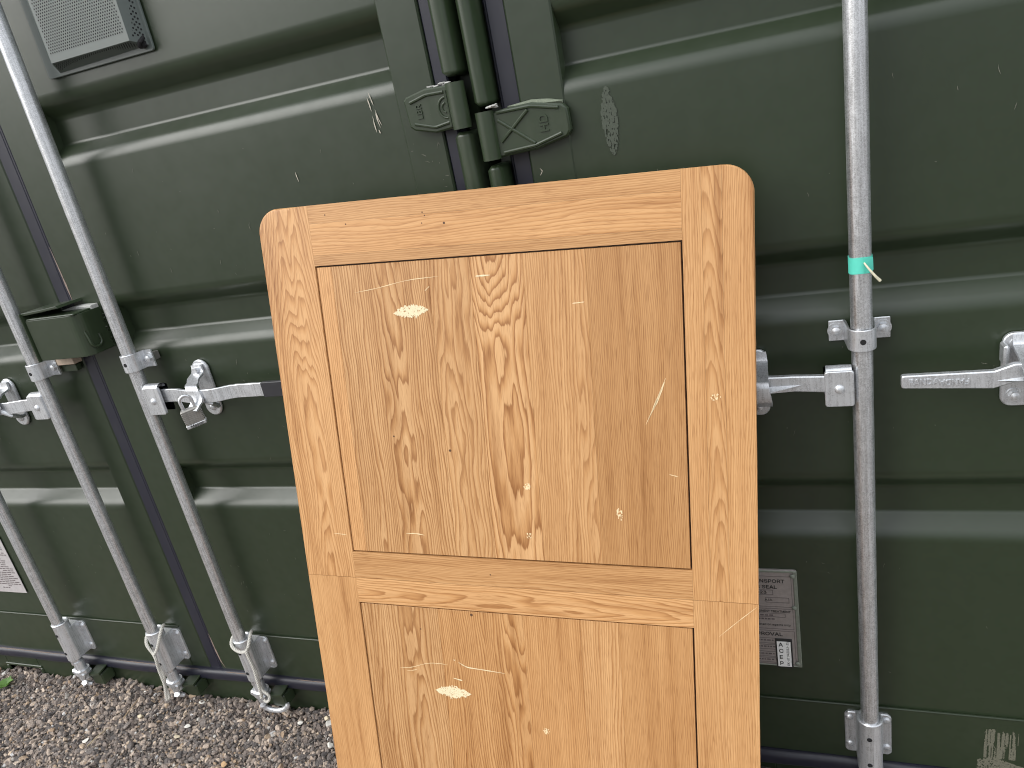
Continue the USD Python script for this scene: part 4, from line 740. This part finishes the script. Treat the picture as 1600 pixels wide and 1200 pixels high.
for (x, d, r, sd) in ((.503, .549, .008, 41), (.498, .648, .007, 42), (.674, .598, .006, 43), (.848, .379, .008, 44), (.502, 1.074, .008, 45)):
    f = lambda X, D, x=x, d=d, r=r, sd=sd: (((X - x) / r) ** 2 + ((D - d) / (r * (2.1 if sd == 43 else .8))) ** 2 < 1) & (meshkit.noise(np.stack([X * 700, D * 450, 0 * X], -1), sd) > .50 + .2 * (((X - x) / r) ** 2 + ((D - d) / r / 2) ** 2))
    p = patch(f, x - .02, x + .02, d - .03, d + .03, .0011, on_top(0.0 if sd == 44 else Z1), .0002)
    if p is not None: obj('scuff_mark', p, WOODPALE, tt, smooth=False)
KN = plain('dark_knot', (.10, .045, .018), .6)
for k_ in [cyl((x, LEN - d, z - .0004), (x, LEN - d, z + .0002), r, 10) for x, d, r, z in ((.386, .0530, .0022, 0), (.149, .020, .0014, 0), (.190, .040, .0014, 0), (.346, .031, .0013, 0), (.350, .037, .0012, 0), (.343, .0500, .0012, 0), (.413, .735, .0016, 0), (.3535, .480, .0026, Z1), (.238, .452, .0018, Z1), (.248, .868, .0016, Z1), (.364, .8265, .0030, Z1))]: obj('knot', k_, KN, tt)

# ------------------------------------------------------------------ small things on the gravel
gz = lambda x, y: float(ground_z(np.array([x]), np.array([y]))[0])
def weed():
    x, y = -2.632, -.068; w = thing('weed', 'small bright green weed rosette growing in the gravel by the fork pocket', 'weed', (x, y, gz(x, y)))
    r = np.random.default_rng(3)
    for k in range(11):
        a = k * 2.4; L = r.uniform(.022, .038); up = r.uniform(.35, 1.0); s = np.linspace(0, 1, 9); wd = .011 * np.sin(np.pi * np.clip(s * .92 + .08, 0, 1)) ** .8 * r.uniform(.8, 1.2); cx, cz = L * s * math.cos(up * .7), L * s * math.sin(up) * (1 - .35 * s) + .010
        V = []
        for q, c, z in zip(wd, cx, cz): V += [(c, -q, z + .003), (c, 0, z), (c, q, z + .003)]
        V = np.array(V); R = np.array([[math.cos(a), -math.sin(a), 0], [math.sin(a), math.cos(a), 0], [0, 0, 1]]); V = V @ R.T; F = []
        for i in range(8):
            for j in range(2): q = i * 3 + j; F += [(q, q + 1, q + 4), (q, q + 4, q + 3)]
        obj('leaf', trimesh.Trimesh(V, F, process=False), LEAF, w, smooth=True)
    obj('stem', cyl((0, 0, -.01), (0, 0, .014), .003, 8), LEAF, w)
weed()
def stick(name, label, cat, a, b, r, mat, grp=None):
    a, b = np.array([*a, gz(*a) + .015]), np.array([*b, gz(*b) + .017]); m_ = (a + b) / 2 + [.002, .003, .004]
    o = thing(name, label, cat, tuple(a)); obj('stem', tube(spline([a * 0, m_ - a, b - a], 10), np.linspace(r, r * .55, 10), 7), mat, o); return o
stick('twig', 'short brown twig lying on gravel in front of the middle rod', 'twig', (-2.016, -.130), (-2.018, -.048), .0022, TWIG)
stick('straw', 'pale dry straw lying slantwise on gravel near the bottom left', 'straw', (-2.06, -.235), (-2.045, -.165), .0016, plain('pale_straw', (.40, .32, .20), .8))
WP = plain('white_pebble_stone', (.66, .64, .58), .75, 0, .15, 90.0, .5)
words = {0: 'cream angular pebble touching the left edge of the table', 1: 'largest white pebble against the left edge of the table', 2: 'white chip low beside the left edge of the table', 3: 'round cream pebble in front of the middle rod', 4: 'rounded pale pebble in the gravel in front of the nearest rod', 5: 'white pebble beside the foot of the leftmost rod', 6: 'off white pebble near the straw at lower left', 7: 'white flake like stones between the first two rod feet', 8: 'pale chip of stone right of the nearest rod foot', 9: 'yellowish cream pebble low in the middle of the gravel', 10: 'white pebble beside the foot of the middle rod', 11: 'sandy orange pebble low near the bottom edge'}
spots = [(-1.318, -.030, .0105), (-1.300, -.048, .0150), (-1.254, -.118, .0110), (-1.966, -.112, .0115), (-1.765, -.122, .0105), (-2.135, -.024, .0095), (-2.092, -.213, .0120), (-2.02, -.028, .0110), (-1.394, -.057, .0100), (-1.774, -.160, .0120), (-1.790, -.028, .0115), (-1.553, -.215, .0130)]
TANP = plain('tan_pebble_stone', (.46, .30, .16), .75, 0, .2, 90.0, .5); CRP = plain('cream_pebble_stone', (.58, .50, .36), .75, 0, .2, 90.0, .5)
for k, (x, y, r) in enumerate(spots):
    m = pebble(500 + k, 2); m.apply_scale(r); z = gz(x, y) + .012
    p = thing('pebble', words[k], 'pebble', (x, y, z), 'pale pebbles lying on the gravel'); obj('stone', m, TANP if k == 11 else CRP if k in (3, 9, 0) else WP, p, smooth=38)
